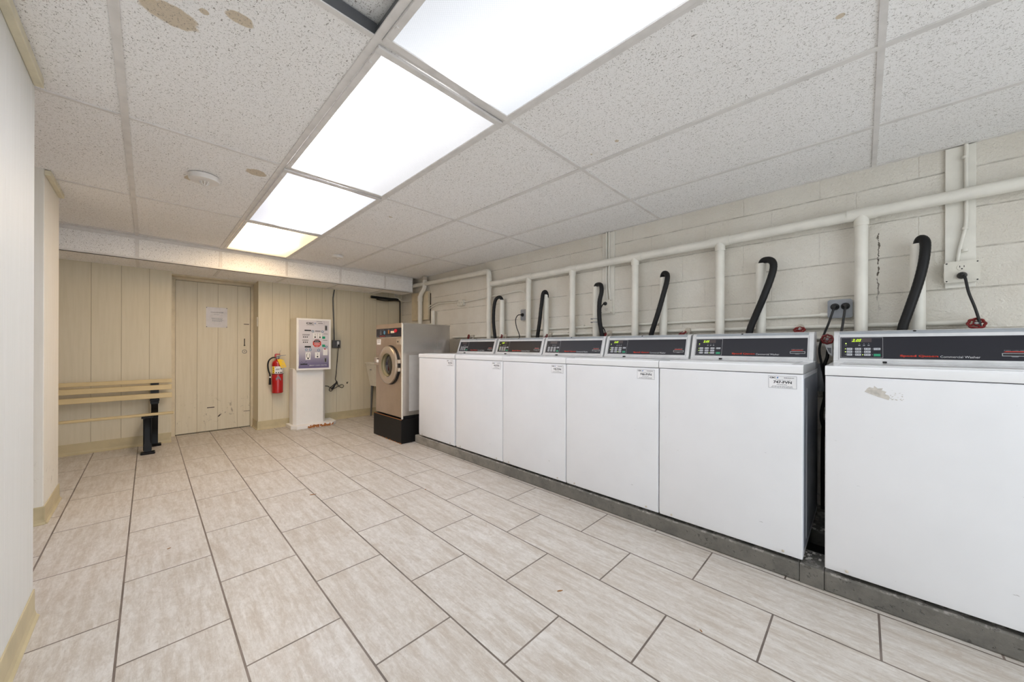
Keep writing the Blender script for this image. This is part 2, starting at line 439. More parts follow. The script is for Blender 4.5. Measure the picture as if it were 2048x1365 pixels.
M_['console'] = simple('pale_grey_plastic', 'E0E1E2', .4)
M_['stripe'] = simple('grey_stripe', 'A9AFB6', .35)
M_['fascia'] = simple('charcoal_fascia', '212129', .35, var=.0, spec=.25)
M_['keyline'] = simple('silver_line', 'A9A9AC', .4)
M_['key'] = simple('light_grey_key', 'CFD1D6', .4)
M_['keyprint'] = simple('grey_key_print', '6A6D78', .5)
M_['green'] = simple('green_key', '1E9A70', .4)
M_['logo_red'] = simple('red_print', 'D8402F', .5)
M_['print_w'] = simple('white_print', 'D6D6DA', .5)
M_['print_k'] = simple('black_print', '2A2B30', .6)
M_['print_g'] = simple('grey_print', '8B8C90', .6)
M_['print_b'] = simple('blue_print', '3C6FA6', .6)
M_['lcd_off'] = simple('smoked_window', '3A2A2A', .3)
M_['lcd'] = emis('lit_digits', 'B4E01A', 1.1)
M_['led'] = emis('lit_led', 'D9FF6A', 2.0)
M_['sticker'] = simple('white_sticker', 'ECECEE', .45)
M_['sticker_edge'] = simple('grey_sticker_edge', '7F8288', .5)
M_['torn'] = simple('torn_paper', 'C9C4BC', .8, var=.1, sc=60)
M_['steel_f'] = mat_steel('brushed_steel_front', 'C0AF9E', .33)
M_['steel_s'] = mat_steel('brushed_steel_side', 'CFC9C2', .24, False, .15)
M_['steel_ring'] = simple('steel_ring', 'CFC2B2', .28, metal=.8, var=.02)
M_['blackbox'] = simple('black_painted_steel', '0D0B0B', .5, sc=12, spec=.3)
M_['reflection_metal'] = simple('pale_reflection_metal', 'CFCBC6', .35, metal=.35, var=.03)  # pale tone of the reflection painted on the machine's side
M_['rust'] = simple('rust', 'B0703A', .8, var=.08, sc=60, bump=.2)
M_['glass_dark'] = simple('dark_door_glass', '14161A', .05, spec=.8)
M_['gasket'] = simple('yellowed_gasket', '8C8260', .4)
M_['lens_w'] = simple('cream_switch', 'F2E0C8', .4)
M_['red_btn'] = simple('red_button', 'D11C30', .35)
M_['blue_btn'] = simple('blue_label', '4F86A8', .4)
M_['kiosk'] = simple('white_powder_coat', 'F0EEEB', .4, var=.01)
M_['kiosk_side'] = simple('off_white_powder_coat', 'E2DCCE', .4, var=.01)
M_['ext_red'] = simple('red_cylinder_paint', 'B30C0E', .25, spec=.6, coat=.3)
M_['yellow'] = simple('yellow_tag', 'F2C71A', .6)
M_['bench'] = simple('tan_bench_paint', 'CDB98C', .42, var=.03, sc=9)
M_['paper'] = simple('laminated_paper', 'CFC9C6', .25)
M_['detector'] = simple('white_detector_plastic', 'E9E6E2', .4)
M_['sink'] = simple('white_sink_plastic', 'DEDACE', .4)
M_['darkpipe'] = simple('dark_pipe', '3A3029', .6)
M_['leg_grey'] = simple('grey_leg', '5C5C5C', .5)
M_['leaf'] = simple('brown_leaf', '96683A', .7, var=.03)
M_['hole'] = simple('dark_earth', '1A1613', .95, bump=.3)
M_['plaster'] = simple('white_plaster_crumb', 'D9D6D0', .9, bump=.3)
M_['pad'] = mat_concrete('painted_concrete', '737069', '5F5D58')

# ------------------------------------------------------------------ room
XR, YF, YB, XL = 2.89, 5.43, -2.2, -.31
b = BM(); box(b, -2.2, XR + .02, YB, 5.95, -.06, 0); struct('floor', b, M_['floor'])
b = BM(); box(b, XR, XR + .15, YB, 5.95, 0, 2.4); struct('wall_right', b, M_['block'])
b = BM(); box(b, -2.2, .175, YF, YF + .15, 0, 2.4); box(b, .175, .957, 5.80, 5.95, 0, 2.4); box(b, .957, XR, YF, YF + .15, 0, 2.4)
box(b, .957, 1.1, YF + .15, 5.95, 0, 2.4); box(b, .03, .175, YF + .15, 5.95, 0, 2.4)
struct('wall_far', b, M_['pan_far'])
b = BM(); box(b, XL - .13, XL, YB, 2.30, 0, 2.15); struct('wall_left', b, M_['pan_left'])
b = BM(); box(b, -.62, -.43, 3.46, 3.95, 0, 2.12, .004); struct('wall_pier', b, M_['pan_col'])
b = BM(); box(b, -2.35, -2.2, YB, 5.95, 0, 2.4); struct('wall_outer', b, M_['pan_left'])
b = BM(); box(b, -2.2, -.15, YB - .15, YB, 0, 2.4); box(b, 1.95, XR, YB - .15, YB, 0, 2.4); box(b, -.15, 1.95, YB - .15, YB, 2.05, 2.4); struct('wall_back', b, M_['pan_far'])  # back opening added to let sky light in and brighten the room

# suspended ceiling: board plane with one opening, tees, soffit
GX0, GY0, GX, GY = .5325, -.044, .6096, 1.2192
hx0, hx1, hy0, hy1 = GX0 - GX, GX0, GY0, GY0 + GY
b = BM(); zc = CEIL + .004; zt = zc + .015
box(b, -2.2, hx0, YB, 4.92, zc, zt); box(b, hx1, XR, YB, 4.92, zc, zt)
box(b, hx0, hx1, YB, hy0, zc, zt); box(b, hx0, hx1, hy1, 4.92, zc, zt)
box(b, -2.2, XR, 4.92, 5.95, zc + .03, zt + .03)
struct('ceiling', b, M_['tile'])
b = BM(); box(b, -2.35, XR + .15, YB - .15, 5.95, 2.4, 2.5); struct('ceiling_blocker', b, M_['hole'], 'dark slab added above the suspended ceiling to shut out light')  # unseen slab, added to block sky light leaking past the raised tile
b = BM()
k = BM(); box(k, hx0 - .02, hx1 + .02, hy0 - .02, hy1 + .02, 0, .015)
for v in k.verts: v.co.z += CEIL + .045 + (v.co.x - hx0) * .02
me = bpy.data.meshes.new('t'); k.to_mesh(me); k.free(); b.from_mesh(me)
tag(build('ceiling_tile', b, M_['tile']), 'speckled ceiling tile pushed up out of its grid beside the nearest light', 'ceiling tile')
b = BM(); t = .0122
for i in range(-4, 5):
    x = GX0 + i * GX
    if x > XR: continue
    box(b, x - t, x + t, YB, 4.905, CEIL - .002, CEIL + .0035)
for j in range(-2, 5):
    y = GY0 + j * GY
    for i in range(-5, 5):
        x0 = GX0 + i * GX + t; x1 = x0 + GX - 2 * t
        box(b, max(x0, -2.2), min(x1, XR), y - t * .8, y + t * .8, CEIL - .001, CEIL + .0035)
for j in range(-1, 5):
    y = GY0 + j * GY
    # wall angle
box(b, XR - .02, XR, YB, 4.9, CEIL - .0005, CEIL + .003)
struct('trim_1', b, M_['grid'], 'white metal grid of the suspended ceiling')
b = BM()     # webs of the tees round the open cell
box(b, hx0, hx0 + .002, hy0, hy1, CEIL + .002, CEIL + .04); box(b, hx1 - .002, hx1, hy0, hy1, CEIL + .002, CEIL + .04)
box(b, hx0, hx1, hy1 - .002, hy1, CEIL + .002, CEIL + .05); box(b, hx0, hx1, hy0, hy0 + .002, CEIL + .002, CEIL + .04)
struct('trim_2', b, M_['grid_dark'], 'grey grid web round the open ceiling cell')
# soffit
SZ = 1.868
b = BM(); box(b, -2.2, 2.79, 4.91, 4.925, SZ + .004, CEIL); box(b, 2.775, 2.79, 4.925, YF, SZ + .004, CEIL)
struct('wall_soffit', b, M_['tile_v'])
b = BM(); box(b, -2.2, 2.45, 4.925, 5.80, SZ + .003, SZ + .02); box(b, 2.45, 2.79, 4.925, 5.2, SZ + .003, SZ + .02)
struct('ceiling_soffit', b, M_['tile'])
b = BM()
box(b, -2.2, 2.79, 4.900, 4.911, CEIL - .028, CEIL + .002); box(b, -2.2, 2.79, 4.903, 4.911, SZ, SZ + .02); box(b, -2.2, 2.79, 4.903, 4.93, SZ, SZ + .004)
for i in range(-4, 4):
    x = GX0 + i * GX
    box(b, x - t, x + t, 4.906, 4.911, SZ + .02, CEIL - .028); box(b, x - t, x + t, 4.93, 5.43, SZ, SZ + .004)
box(b, 2.788, 2.794, 4.903, 5.2, SZ, CEIL)
struct('trim_3', b, M_['grid'], 'white metal trim of the soffit')
b = BM(); box(b, XL, XL + .024, YB, 2.285, CEIL - .038, CEIL - .0005, .003); struct('trim_4', b, M_['trimcream'], 'cream moulding over the near wall')
b = BM(); box(b, -.43, -.405, 3.455, 3.93, CEIL - .03, CEIL - .0005, .003); struct('trim_5', b, M_['trimcream'], 'cream moulding over the pier')

# cove baseboards
def cove(bm, a, c, nrm, h=.108):
    """baseboard along a->c with outward normal nrm, with a curled toe"""
    a = Vector((*a, 0)); c = Vector((*c, 0)); n = Vector((*nrm, 0))
    prof = [(0, 0), (.016, 0), (.016, .004), (.009, .012), (.005, .03), (.004, h - .003), (.002, h), (0, h)]
    extrude_poly(bm, [a + n * p + Vector((0, 0, q)) for p, q in prof], c - a)
b = BM(); cove(b, (XL, YB), (XL, 2.30), (1, 0)); cove(b, (XL + .004, 2.30), (XL - .13, 2.30), (0, 1)); struct('baseboard_left', b, M_['cove'])
b = BM(); cove(b, (-.43, 3.452), (-.43, 3.955), (1, 0), .105); cove(b, (-.62, 3.46), (-.424, 3.46), (0, -1), .105); cove(b, (-.62, 3.95), (-.424, 3.95), (0, 1), .105); struct('baseboard_pier', b, M_['cove'])
b = BM(); cove(b, (-2.2, YF), (.175, YF), (0, -1)); cove(b, (.95, YF), (XR, YF), (0, -1)); cove(b, (.957, YF - .004), (.957, 5.75), (-1, 0)); struct('baseboard_far', b, M_['cove'])

# door in its recess
DZ = 1.835
b = BM(); box(b, .219, .926, 5.755, 5.795, .012, DZ - .012); d = struct('door_1', b, M_['door'], 'cream boarded door with scuffed lower half')
b = BM(); box(b, .175, .216, 5.735, 5.80, 0, DZ); box(b, .929, .957, 5.735, 5.80, 0, DZ); box(b, .175, .957, 5.735, 5.80, DZ - .008, DZ + .022); box(b, .175, .957, 5.60, 5.735, DZ + .02, SZ + .002)
struct('trim_6', b, M_['jamb'], 'cream frame round the door')
F5 = Frame((0, 5.755, 0), (1, 0, 0), (0, 0, 1))   # normal = -Y
b = BM(); F5.box(b, .86, .915, 1.333, 1.341, -.002, .004); F5.box(b, .862, .872, 1.07, 1.15, 0, .004, .002); F5.disc(b, .867, 1.062, .009, 0, .006); F5.box(b, .86, .925, .205, .21, 0, .004)
build('bolt', b, M_['darkpipe'], d)
b = BM(); F5.ring(b, .868, .982, .023, .003, .002); F5.disc(b, .868, .982, .006, 0, .003); build('lock_ring', b, M_['print_g'], d)
b = BM(); F5.box(b, .50, .57, .29, .30, 0, .002); F5.poly(b, [(.60, .175), (.615, .195), (.635, .205), (.625, .185), (.61, .17)], 0, .002); build('chip', b, M_['darkpipe'], d)
b = BM(); box(b, .949, .957, 5.46, 5.49, 1.30, 1.42, .002); tag(build('switch_plate', b, M_['outlet_w']), 'narrow cream plate on the side of the door recess', 'plate')
# notice
r = thing('paper_notice', (.59, 5.75, 1.28), 'laminated paper notice pinned to the cream boarded door', 'notice')
b = BM(); F5.box(b, .488, .692, 1.283, 1.531, 0.0005, .0015); build('sheet', b, M_['paper'], r)
b = BM(); F5.text(b, 'STORAGE ROOM', .532, .652, 1.463, 1.477, .0016, bold=.01); F5.text(b, 'NOTICE', .562, .614, 1.439, 1.450, .0016, bold=.01); build('heading', b, M_['print_g'], r)
b = BM(); F5.lines(b, .535, .652, 1.355, 1.405, 4, .0016, seed=3); build('printed_text', b, M_['print_g'], r)
for u, v in ((.494, 1.526), (.686, 1.526), (.686, 1.289), (.494, 1.289)):
    b = BM(); F5.disc(b, u, v, .0045, .0015, .004, 12); build('pin', b, M_['darkpipe'], r)

# far-left details: soffit stain board, corner pipes
b = BM()
pts = [at(x, y, 'Y', 5.30) for x, y in ((742, 594), (757, 596), (782, 599), (796, 600))]
tube(b, pts, .02); tag(build('insulated_pipe', b, M_['rubber'], sm=True), 'black foam-wrapped pipe slung under the soffit near the corner', 'pipe')
b = BM()
tube(b, smooth_path([at(753, 599, 'Y', 5.32), at(770, 602, 'Y', 5.32), at(790, 602, 'Y', 5.32), at(797, 603, 'Y', 5.34)], 4), .009, 10); 
tube(b, smooth_path([at(795, 601, 'Y', 5.36), at(799.5, 604, 'Y', 5.36), at(800, 615, 'Y', 5.36), at(800, 650, 'Y', 5.36), Vector((at(800, 650, 'Y', 5.36).x, 5.36, .85))], 4), .011, 10)
tag(build('drop_pipe', b, M_['darkpipe'], sm=True), 'thin dark pipe turning down the corner beside the panel', 'pipe')
b = BM(); tube(b, smooth_path([(2.70, 5.30, 1.83), (2.76, 5.28, 1.815), (2.80, 5.22, 1.77), (2.86, 5.12, 1.76)], 5), .006, 8)
tag(build('cable', b, M_['outlet_w'], sm=True), 'pale cable sagging between the corner pipes and the panel', 'cable')

# ------------------------------------------------------------------ ceiling lights
def light(j, col, bands, seed, label, lo=.9, power=1.0, col_i=0):
    y0 = GY0 + j * GY; y1 = y0 + GY; x0 = GX0 + col_i * GX; x1 = x0 + GX
    r = thing('ceiling_light', ((x0 + x1) / 2, (y0 + y1) / 2, CEIL), label, 'ceiling light', 'lights in the row along the ceiling')
    Fc = Frame((0, 0, CEIL), (1, 0, 0), (0, -1, 0))   # normal -Z
    b = BM()
    for (a, c, d_, e) in ((x0 + .013, x1 - .013, y0 + .012, y0 + .042), (x0 + .013, x1 - .013, y1 - .042, y1 - .012), (x0 + .013, x0 + .036, y0 + .042, y1 - .042), (x1 - .036, x1 - .013, y0 + .042, y1 - .042)):
        box(b, a, c, d_, e, CEIL - .012, CEIL - .002, .002)
    build('frame', b, M_['grid'], r)
    b = BM(); box(b, x0 + .034, x1 - .034, y0 + .04, y1 - .04, CEIL - .007, CEIL - .004); build('diffuser', b, mat_diffuser('lamp_diffuser_%d' % seed, col, bands, seed, lo, 0.0, power), r)
    for yy in (y0 + .10, y1 - .10):
        b = BM(); box(b, x0 + .016, x0 + .026, yy - .007, yy + .007, CEIL - .015, CEIL - .011, .001); build('latch', b, M_['grid'], r)
cx = .61 / 2
light(0, 'F4F8FF', [(.08, .16, -.16)], 1, 'nearest white ceiling light, cut by the top of the picture', .5, 1.4)
light(1, 'FBFBFF', [(-.10, .21, -.06)], 2, 'second ceiling light, the largest lit panel seen whole', .5, 1.8)
light(2, 'F3F5FF', [(.04, .18, .05)], 3, 'third ceiling light, dimmer cool panel between two others', .5, 2.5)
light(3, 'FFDDAE', [(-.10, .34, .05)], 4, 'farthest ceiling light, warm cream panel against the soffit', .75, 1.6)
light(-1, 'F4F8FF', [(-.12, .2, 0), (.12, .2, 0)], 5, 'unseen ceiling light added behind the camera', .5, .3)  # added out of view for extra room brightness
light(-2, 'F4F8FF', [(-.12, .2, 0), (.12, .2, 0)], 6, 'unseen ceiling light added at the back wall', .5, .25)  # second unseen fixture, put in to lift the brightness
light(1, 'FFF4F0', [(-.12, .2, 0), (.12, .2, 0)], 7, 'ceiling light in the side passage beyond the left wall', .5, .8, -4)

# smoke detectors
def detector(x, y, r_, label, cage):
    r = thing('smoke_detector', (x, y, CEIL), label, 'smoke detector')
    b = BM(); lathe(b, [(r_, 0), (r_, .018), (r_ * .96, .028), (r_ * .5, .033), (.001, .033)], (x, y, CEIL - .0), (0, 0, -1)); build('body', b, M_['detector'], r, sm=True)
    b = BM()
    if cage:
        for k in range(4):
            a = k * math.pi / 4
            pts = [(x + .024 * math.cos(a) * math.cos(q), y + .024 * math.sin(a) * math.cos(q), CEIL - .030 - .024 * math.sin(q)) for q in [math.pi * i / 8 for i in range(9)]]
            tube(b, pts, .0022, 6)
    else: lathe(b, [(.02, 0), (.02, .012), (.012, .014)], (x, y, CEIL - .026), (0, 0, -1))
    build('cage' if cage else 'sensor_cap', b, M_['detector'], r, sm=True)
detector(.235, 2.89, .075, 'white heat detector with small wire cage, left of the lights', True)
detector(1.50, 4.30, .062, 'round white smoke detector right of the warm far light', False)

# ------------------------------------------------------------------ concrete pad
b = BM(); PZ = .085
k = BM()
box(k, 2.045, XR, YB, .118, 0, PZ, .008); box(k, 2.045, XR, .20, 3.53, 0, PZ, .008); box(k, 2.045, 2.21, .118, .20, 0, PZ); box(k, 2.47, XR, .118, .20, 0, PZ)
me = bpy.data.meshes.new('t'); k.to_mesh(me); k.free(); b.from_mesh(me)
tag(build('concrete_pad', b, M_['pad']), 'low grey painted concrete pad under the row of washers', 'pad')
b = BM(); box(b, 2.21, 2.47, .118, .20, -.002, .012)
tag(build('earth', b, M_['hole']), 'dark dirt in the hole between the two nearest washers', 'dirt', kind='stuff')
b = BM()
R = random.Random(3)
for i in range(26):
    a = R.uniform(2.10, 2.2) if i < 14 else R.uniform(2.40, 2.55); y = R.uniform(.13, .19); s = R.uniform(.004, .011)
    if 2.2 < a < 2.47: a = 2.48
    box(b, a, a + s * 1.6, y, y + s, PZ, PZ + s * .35, .001)
tag(build('plaster_crumbs', b, M_['plaster']), 'white plaster crumbs on the pad in the gap between washers', 'debris', kind='stuff')

# ------------------------------------------------------------------ washers
WD, WW, WH = .71, .642, .893    # body depth, width, height above pad; local: x depth, y = -u
def washer(yl, yr, state, label, tagno, torn=False):
    W = yl - yr
    r = thing('washing_machine', (0, 0, 0), label, 'washing machine', 'top-load washers in a row')
    zb, zs = .02, .85
    b = BM()
    # cabinet: rounded front edges, turned-in toe
    prof = [(.006, zb), (.0, zb + .022), (0, zs - .004), (.004, zs), (WD, zs), (WD, zb)]
    extrude_poly(b, [(x, 0, z) for x, z in prof], (0, -W, 0)); 
    bmesh.ops.bevel(b, geom=[e for e in b.edges if abs((e.verts[0].co - e.verts[1].co).normalized().z) > .9 and e.verts[0].co.x < .02], offset=.006, segments=3, affect='EDGES', profile=.5)
    build('cabinet', b, M_['enamel_f'], r, sm=True)
    b = BM(); F = Frame((.03, -W, .05), (1, 0, 0), (0, 0, 1))     # right side, normal -Y
    F.box(b, .0, WD - .035, 0, zs - .07, .0, .0012)
    build('side_panel', b, M_['side'], r, label='glossy blue-grey side panel')
    b = BM(); F.box(b, .10, .106, .02, zs - .12, .001, .003, .001); build('side_rib', b, M_['key'], r)
    b = BM(); prof = [(-.002, zs + .003), (-.004, zs + .008), (-.004, WH - .008), (.004, WH), (WD, WH), (WD, zs + .003)]
    extrude_poly(b, [(x, .0008, z) for x, z in prof], (0, -W - .0016, 0)); build('top_cover', b, M_['enamel'], r, sm=True)
    b = BM(); box(b, .035, .47, -W + .045, -.045, WH, WH + .004, .0018); build('lid', b, M_['enamel'], r, sm=True)
    b = BM(); box(b, .455, .475, -.20, -.185, WH + .004, WH + .012, .002); build('hinge_pin', b, M_['slot'], r)
    Fr = Frame((0, 0, 0), (0, -1, 0), (0, 0, 1))
    for u in (.07, W - .07):
        b = BM(); lathe(b, [(.0055, 0), (.0055, .003), (.003, .004)], Fr.p(u, zb + .016, 0), (-1, 0, 0), 12); build('screw', b, M_['brass'], r)
    for x in (.06, WD - .06):
        for u in (.05, W - .05):
            b = BM(); cyl(b, (x, -u, 0), (x, -u, zb), .02, 14); build('foot', b, M_['rubber'], r)
    # console
    b = BM()
    prof = [(.497, WH - .002), (.497, WH + .012), (.503, WH + .015), (.544, WH + .146), (.552, WH + .158), (.566, WH + .166), (.60, WH + .168), (.70, WH + .168), (.708, WH + .160), (.708, WH - .002)]
    extrude_poly(b, [(x, -.004, z) for x, z in prof], (0, -W + .008, 0)); con = build('console', b, M_['console'], r, sm=True)
    B0 = Vector((.503, 0, WH + .015)); V = Vector((.041, 0, .131)).normalized()
    Fa = Frame(B0, (0, -1, 0), V)
    for u in (.024, W - .025):
        b = BM(); Fa.box(b, u, u + .0012, .0, .137, -.001, .0008); build('cap_joint', b, M_['print_g'], con)
    b = BM(); extrude_poly(b, [(.5455, -.026, WH + .1495), (.5455 - .0008, -.026, WH + .1505), (.551, -.026, WH + .1585), (.5625, -.026, WH + .1645), (.5628, -.026, WH + .1635), (.552, -.026, WH + .1570)], (0, -W + .052, 0)); build('top_stripe', b, M_['stripe'], con)
    b = BM(); lathe(b, [(.006, 0), (.006, .002), (.003, .003)], Vector((.556, -W * .455, WH + .1605)), (-.55, 0, .83), 14); build('lock_cap', b, M_['slot'], con)
    b = BM(); Fa.box(b, .030, W - .030, .010, .124, 0, .0015); fas = build('control_panel', b, M_['fascia'], con)
    # these sit on the fascia; they are sub-parts of the console
    b = BM(); Fa.frame(b, .033, .188, .0135, .121, .0012, .0015, .0021); build('key_outline', b, M_['keyline'], con)
    u0 = .033
    cols = [(.0223, .0436), (.0543, .0766), (.0876, .111), (.122, .146)]; rows = [(.054, .065), (.0385, .0495), (.023, .034)]
    pk = BM()
    for ci, (a, c) in enumerate(cols):
        for ri, (v0, v1) in enumerate(rows):
            lit = state and ((ci == 0 and ri < 2) or (ci == 2 and ri == 2))
            if not (ci == 3 and ri == 1):
                b = BM(); Fa.disc(b, u0 + a - .005, (v0 + v1) / 2, .0018, .0015, .0022, 10); build('indicator_lamp', b, M_['led'] if lit else M_['print_g'], con)
            if ci == 3 and ri > 0: continue
            b = BM(); Fa.box(b, u0 + a, u0 + c, v0, v1, .0015, .003, .0007); build('key', b, M_['key'], con)
            Fa.box(pk, u0 + a + .003, u0 + a + .0065, v0 + .003, v1 - .003, .003, .0034); Fa.box(pk, u0 + a + .009, u0 + c - .003, v0 + .004, v1 - .004, .003, .0034)
    build('key_print', pk, M_['keyprint'], con)
    b = BM(); Fa.box(b, u0 + .122, u0 + .146, .021, .034, .0015, .003, .0007); build('start_key', b, M_['green'], con, label='green start key')
    b = BM(); Fa.box(b, u0 + .038, u0 + .115, .096, .1165, .0014, .0018); build('display_window', b, M_['lcd_off'], con)
    if state:
        b = BM(); Fa.text(b, '2.05', u0 + .041, u0 + .078, .0985, .1135, .0018, .0004, .02, .35); build('lit_digits', b, M_['lcd'], con, label='green lit price digits')
        b = BM(); Fa.disc(b, u0 + .019, .089, .0024, .0015, .0024, 10); build('indicator_lamp', b, M_['led'], con)
    for q in (.070, .087, .104):
        b = BM(); Fa.disc(b, u0 + q, .0885, .0016, .0015, .0021, 10); build('indicator_lamp', b, M_['print_g'], con)
        b = BM(); Fa.box(b, u0 + q - .004, u0 + q + .004, .076, .082, .0015, .0018); build('indicator_print', b, M_['print_g'], con)
    b = BM(); Fa.ring(b, u0 + .019, .079, .0035, .0005, .0018, 14); build('indicator_print', b, M_['print_g'], con)
    b = BM(); Fa.text(b, 'Speed Queen', .245, .366, .0185, .031, .0015, .0005, .055); build('brand_lettering', b, M_['logo_red'], con)
    b = BM(); Fa.text(b, 'Commercial Washer', .372, .486, .0185, .029, .0015, .0005, .002); build('model_lettering', b, M_['print_w'], con)
    s0 = W - .107
    b = BM(); Fa.frame(b, s0, s0 + .068, .030, .043, .0022, .0015, .0032); build('card_slot', b, M_['keyline'], con)
    b = BM(); Fa.text(b, 'INSERT CARD HERE', s0 + .006, s0 + .060, .054, .0575, .0015, .0004); build('slot_lettering', b, M_['print_g'], con)
    b = BM(); Fa.poly(b, [(s0 + .022, .0295), (s0 + .044, .0295), (s0 + .040, .0265), (s0 + .026, .0265)], .0015, .0018); build('slot_mark', b, M_['print_g'], con)
    b = BM(); Fa.box(b, s0 + .0022, s0 + .0658, .0322, .0408, .0015, .0019); build('slot_opening', b, M_['slot'], con)
    b = BM(); Fa.poly(b, [(s0 + .004, .0485), (s0 + .06, .0485), (s0 + .054, .052), (s0 + .012, .052)], .0015, .0019); build('card_arrow', b, M_['logo_red'], con)
    # identification sticker
    if tagno:
        a, c, v0, v1 = W - .127, W - .022, .783, .840
        b = BM(); Fr.box(b, a, c, v0, v1, .0002, .0008); st = build('sticker', b, M_['sticker_edge'], r)
        b = BM(); Fr.box(b, a + .0012, c - .0012, v0 + .0012, v1 - .0012, .0008, .0011); build('sticker_face', b, M_['sticker'], st)
        b = BM(); Fr.text(b, tagno, a + .019, a + .087, v0 + .022, v0 + .0345, .0011, .0004, .03); Fr.text(b, 'CSC', a + .004, a + .028, v1 - .0125, v1 - .005, .0011, .0004, .05)
        Fr.lines(b, a + .055, c - .006, v1 - .0105, v1 - .005, 1, .0011, seed=5)
        build('sticker_number', b, M_['print_k'], st)
        b = BM(); Fr.poly(b, [(a + .031, v1 - .012), (a + .036, v1 - .012), (a + .038, v1 - .005), (a + .033, v1 - .005)], .0011, .0014); build('sticker_mark', b, M_['print_b'], st)
        b = BM(); Fr.lines(b, a + .019, a + .09, v0 + .037, v0 + .041, 1, .0011, seed=2); Fr.lines(b, a + .03, a + .075, v0 + .014, v0 + .020, 1, .0011, seed=8); Fr.lines(b, a + .01, c - .01, v0 + .003, v0 + .012, 2, .0011, seed=9); build('sticker_print', b, M_['print_g'], st)
    if torn:
        b = BM()
        P = [(-.016, .792), (.02, .776), (.052, .765), (.056, .775), (.052, .783), (.042, .788), (.046, .797), (.033, .802), (.036, .810), (.022, .808), (.012, .818), (.010, .809), (-.002, .812), (-.008, .806)]
        Fr.poly(b, [(u + .137, v) for u, v in P], .0002, .0008)
        R = random.Random(4)
        for i in range(16):
            u = R.uniform(.19, .225); v = R.uniform(.765, .795); Fr.poly(b, [(u, v), (u + R.uniform(.002, .007), v - R.uniform(0, .003)), (u + R.uniform(.002, .008), v + R.uniform(.001, .004))], .0002, .0006)
        build('torn_sticker', b, M_['torn'], r, label='torn remains of a paper sticker')
    r.location = (2.035, yl, PZ)
    return r
YS = [(.115, -.535), (.832, .190), (1.483, .838), (2.123, 1.489), (2.768, 2.129), (3.433, 2.790)]
washer(*YS[0], True, 'nearest white washer, front torn by an old sticker, standing apart from the rest', None, True)
washer(*YS[1], True, 'white top-load washer with 747-FVN sticker, second from the camera', '747-FVN')
washer(*YS[2], True, 'white top-load washer with 746-FVN sticker, left of the 747 one', '746-FVN')
washer(*YS[3], False, 'white top-load washer with 745-FVN sticker and unlit display', '745-FVN')
washer(*YS[4], True, 'white top-load washer with 744-FVN sticker, next to last in the row', '744-FVN')
washer(*YS[5], False, 'farthest white washer of the row, beside the steel front-loader', '743-FVN')

# ------------------------------------------------------------------ steel front-loading machine on black base
X0, Yl, Yr = 1.92, 4.22, 3.582; W = Yl - Yr
r = thing('front_load_washer', (2.2, 3.9, 0), 'stainless steel commercial front-loading washer on a black base', 'washing machine')
Fm = Frame((X0, Yl, 0), (0, -1, 0), (0, 0, 1))
b = BM(); box(b, 1.90, 2.50, Yr - .02, Yl + .02, 0, .262, .004); bs = build('base', b, M_['blackbox'], r)
b = BM()
R = random.Random(9)
for i in range(40):
    u = R.uniform(0, 1) ** 2 * .6; s = R.uniform(.004, .02); Fm.box(b, .65 - u * .9, .65 - u * .9 + s, .0, R.uniform(.003, .012), .0195, .0208 + i * .00005)
Fm.box(b, .0, .66, .258, .2625, .018, .0205); build('rust_edge', b, M_['rust'], bs)
b = BM(); box(b, 1.945, 2.50, Yr + .02, Yl - .02, .262, .30); build('plinth', b, M_['slot'], r)
b = BM(); box(b, X0 + .004, 2.54, Yr, Yl, .292, 1.305, .004); cab = build('cabinet', b, M_['steel_s'], r)
b = BM(); Fm.box(b, 0, W - .022, .278, 1.155, -.004, .001, .001); Fm.box(b, 0, W - .022, 1.262, 1.312, -.004, .001, .001); Fm.box(b, 0, .012, 1.155, 1.262, -.004, .001); build('front_panel', b, M_['steel_f'], r)
b = BM(); Fm.box(b, W - .022, W, .255, 1.312, -.012, .001, .002); build('corner_post', b, M_['kiosk_side'], r)
b = BM(); box(b, X0, 2.545, Yr - .002, Yl + .002, 1.298, 1.312, .002); build('top_panel', b, M_['steel_s'], r)
b = BM(); box(b, 2.0, 2.5, Yr - .002, Yr, .34, .96, 0); build('side_reflection', b, M_['reflection_metal'], r, label='pale reflection painted on the lower side')  # thin pale sheet paints the washers' reflection onto the steel side
uY = lambda y: Yl - y
b = BM(); Fm.box(b, .01, .612, 1.163, 1.260, 0, .003, .001); cp = build('control_panel', b, M_['fascia'], r)
b = BM(); Fm.text(b, 'SpeedQueen', uY(4.122), uY(3.985), 1.169, 1.180, .003, .0005, .05); build('brand_lettering', b, M_['logo_red'], cp)
b = BM(); Fm.text(b, 'Commercial Washer', uY(3.975), uY(3.832), 1.170, 1.178, .003, .0005); Fm.lines(b, uY(4.198), uY(4.15), 1.168, 1.180, 2, .003, seed=4)
for u in (.10, .165, .30, .39): Fm.lines(b, u, u + .05, 1.243, 1.251, 1, .003, seed=int(u * 100))
Fm.lines(b, .10, .15, 1.19, 1.235, 3, .003, seed=6); build('panel_print', b, M_['print_g'], cp)
b = BM(); Fm.disc(b, .222, 1.216, .022, .003, .005); build('cycle_label', b, M_['blue_btn'], cp)
b = BM(); Fm.box(b, .31, .345, 1.20, 1.24, .003, .005); build('indicator', b, M_['rust'], cp)
b = BM(); Fm.box(b, .378, .462, 1.206, 1.230, .003, .006, .001); build('rocker', b, M_['lens_w'], cp)
b = BM(); Fm.disc(b, .497, 1.229, .02, .003, .012, 20, 1.5); build('stop_button', b, M_['red_btn'], cp)
b = BM(); Fm.box(b, .023, .125, 1.076, 1.139, .001, .002); st = build('sticker', b, M_['sticker'], r)
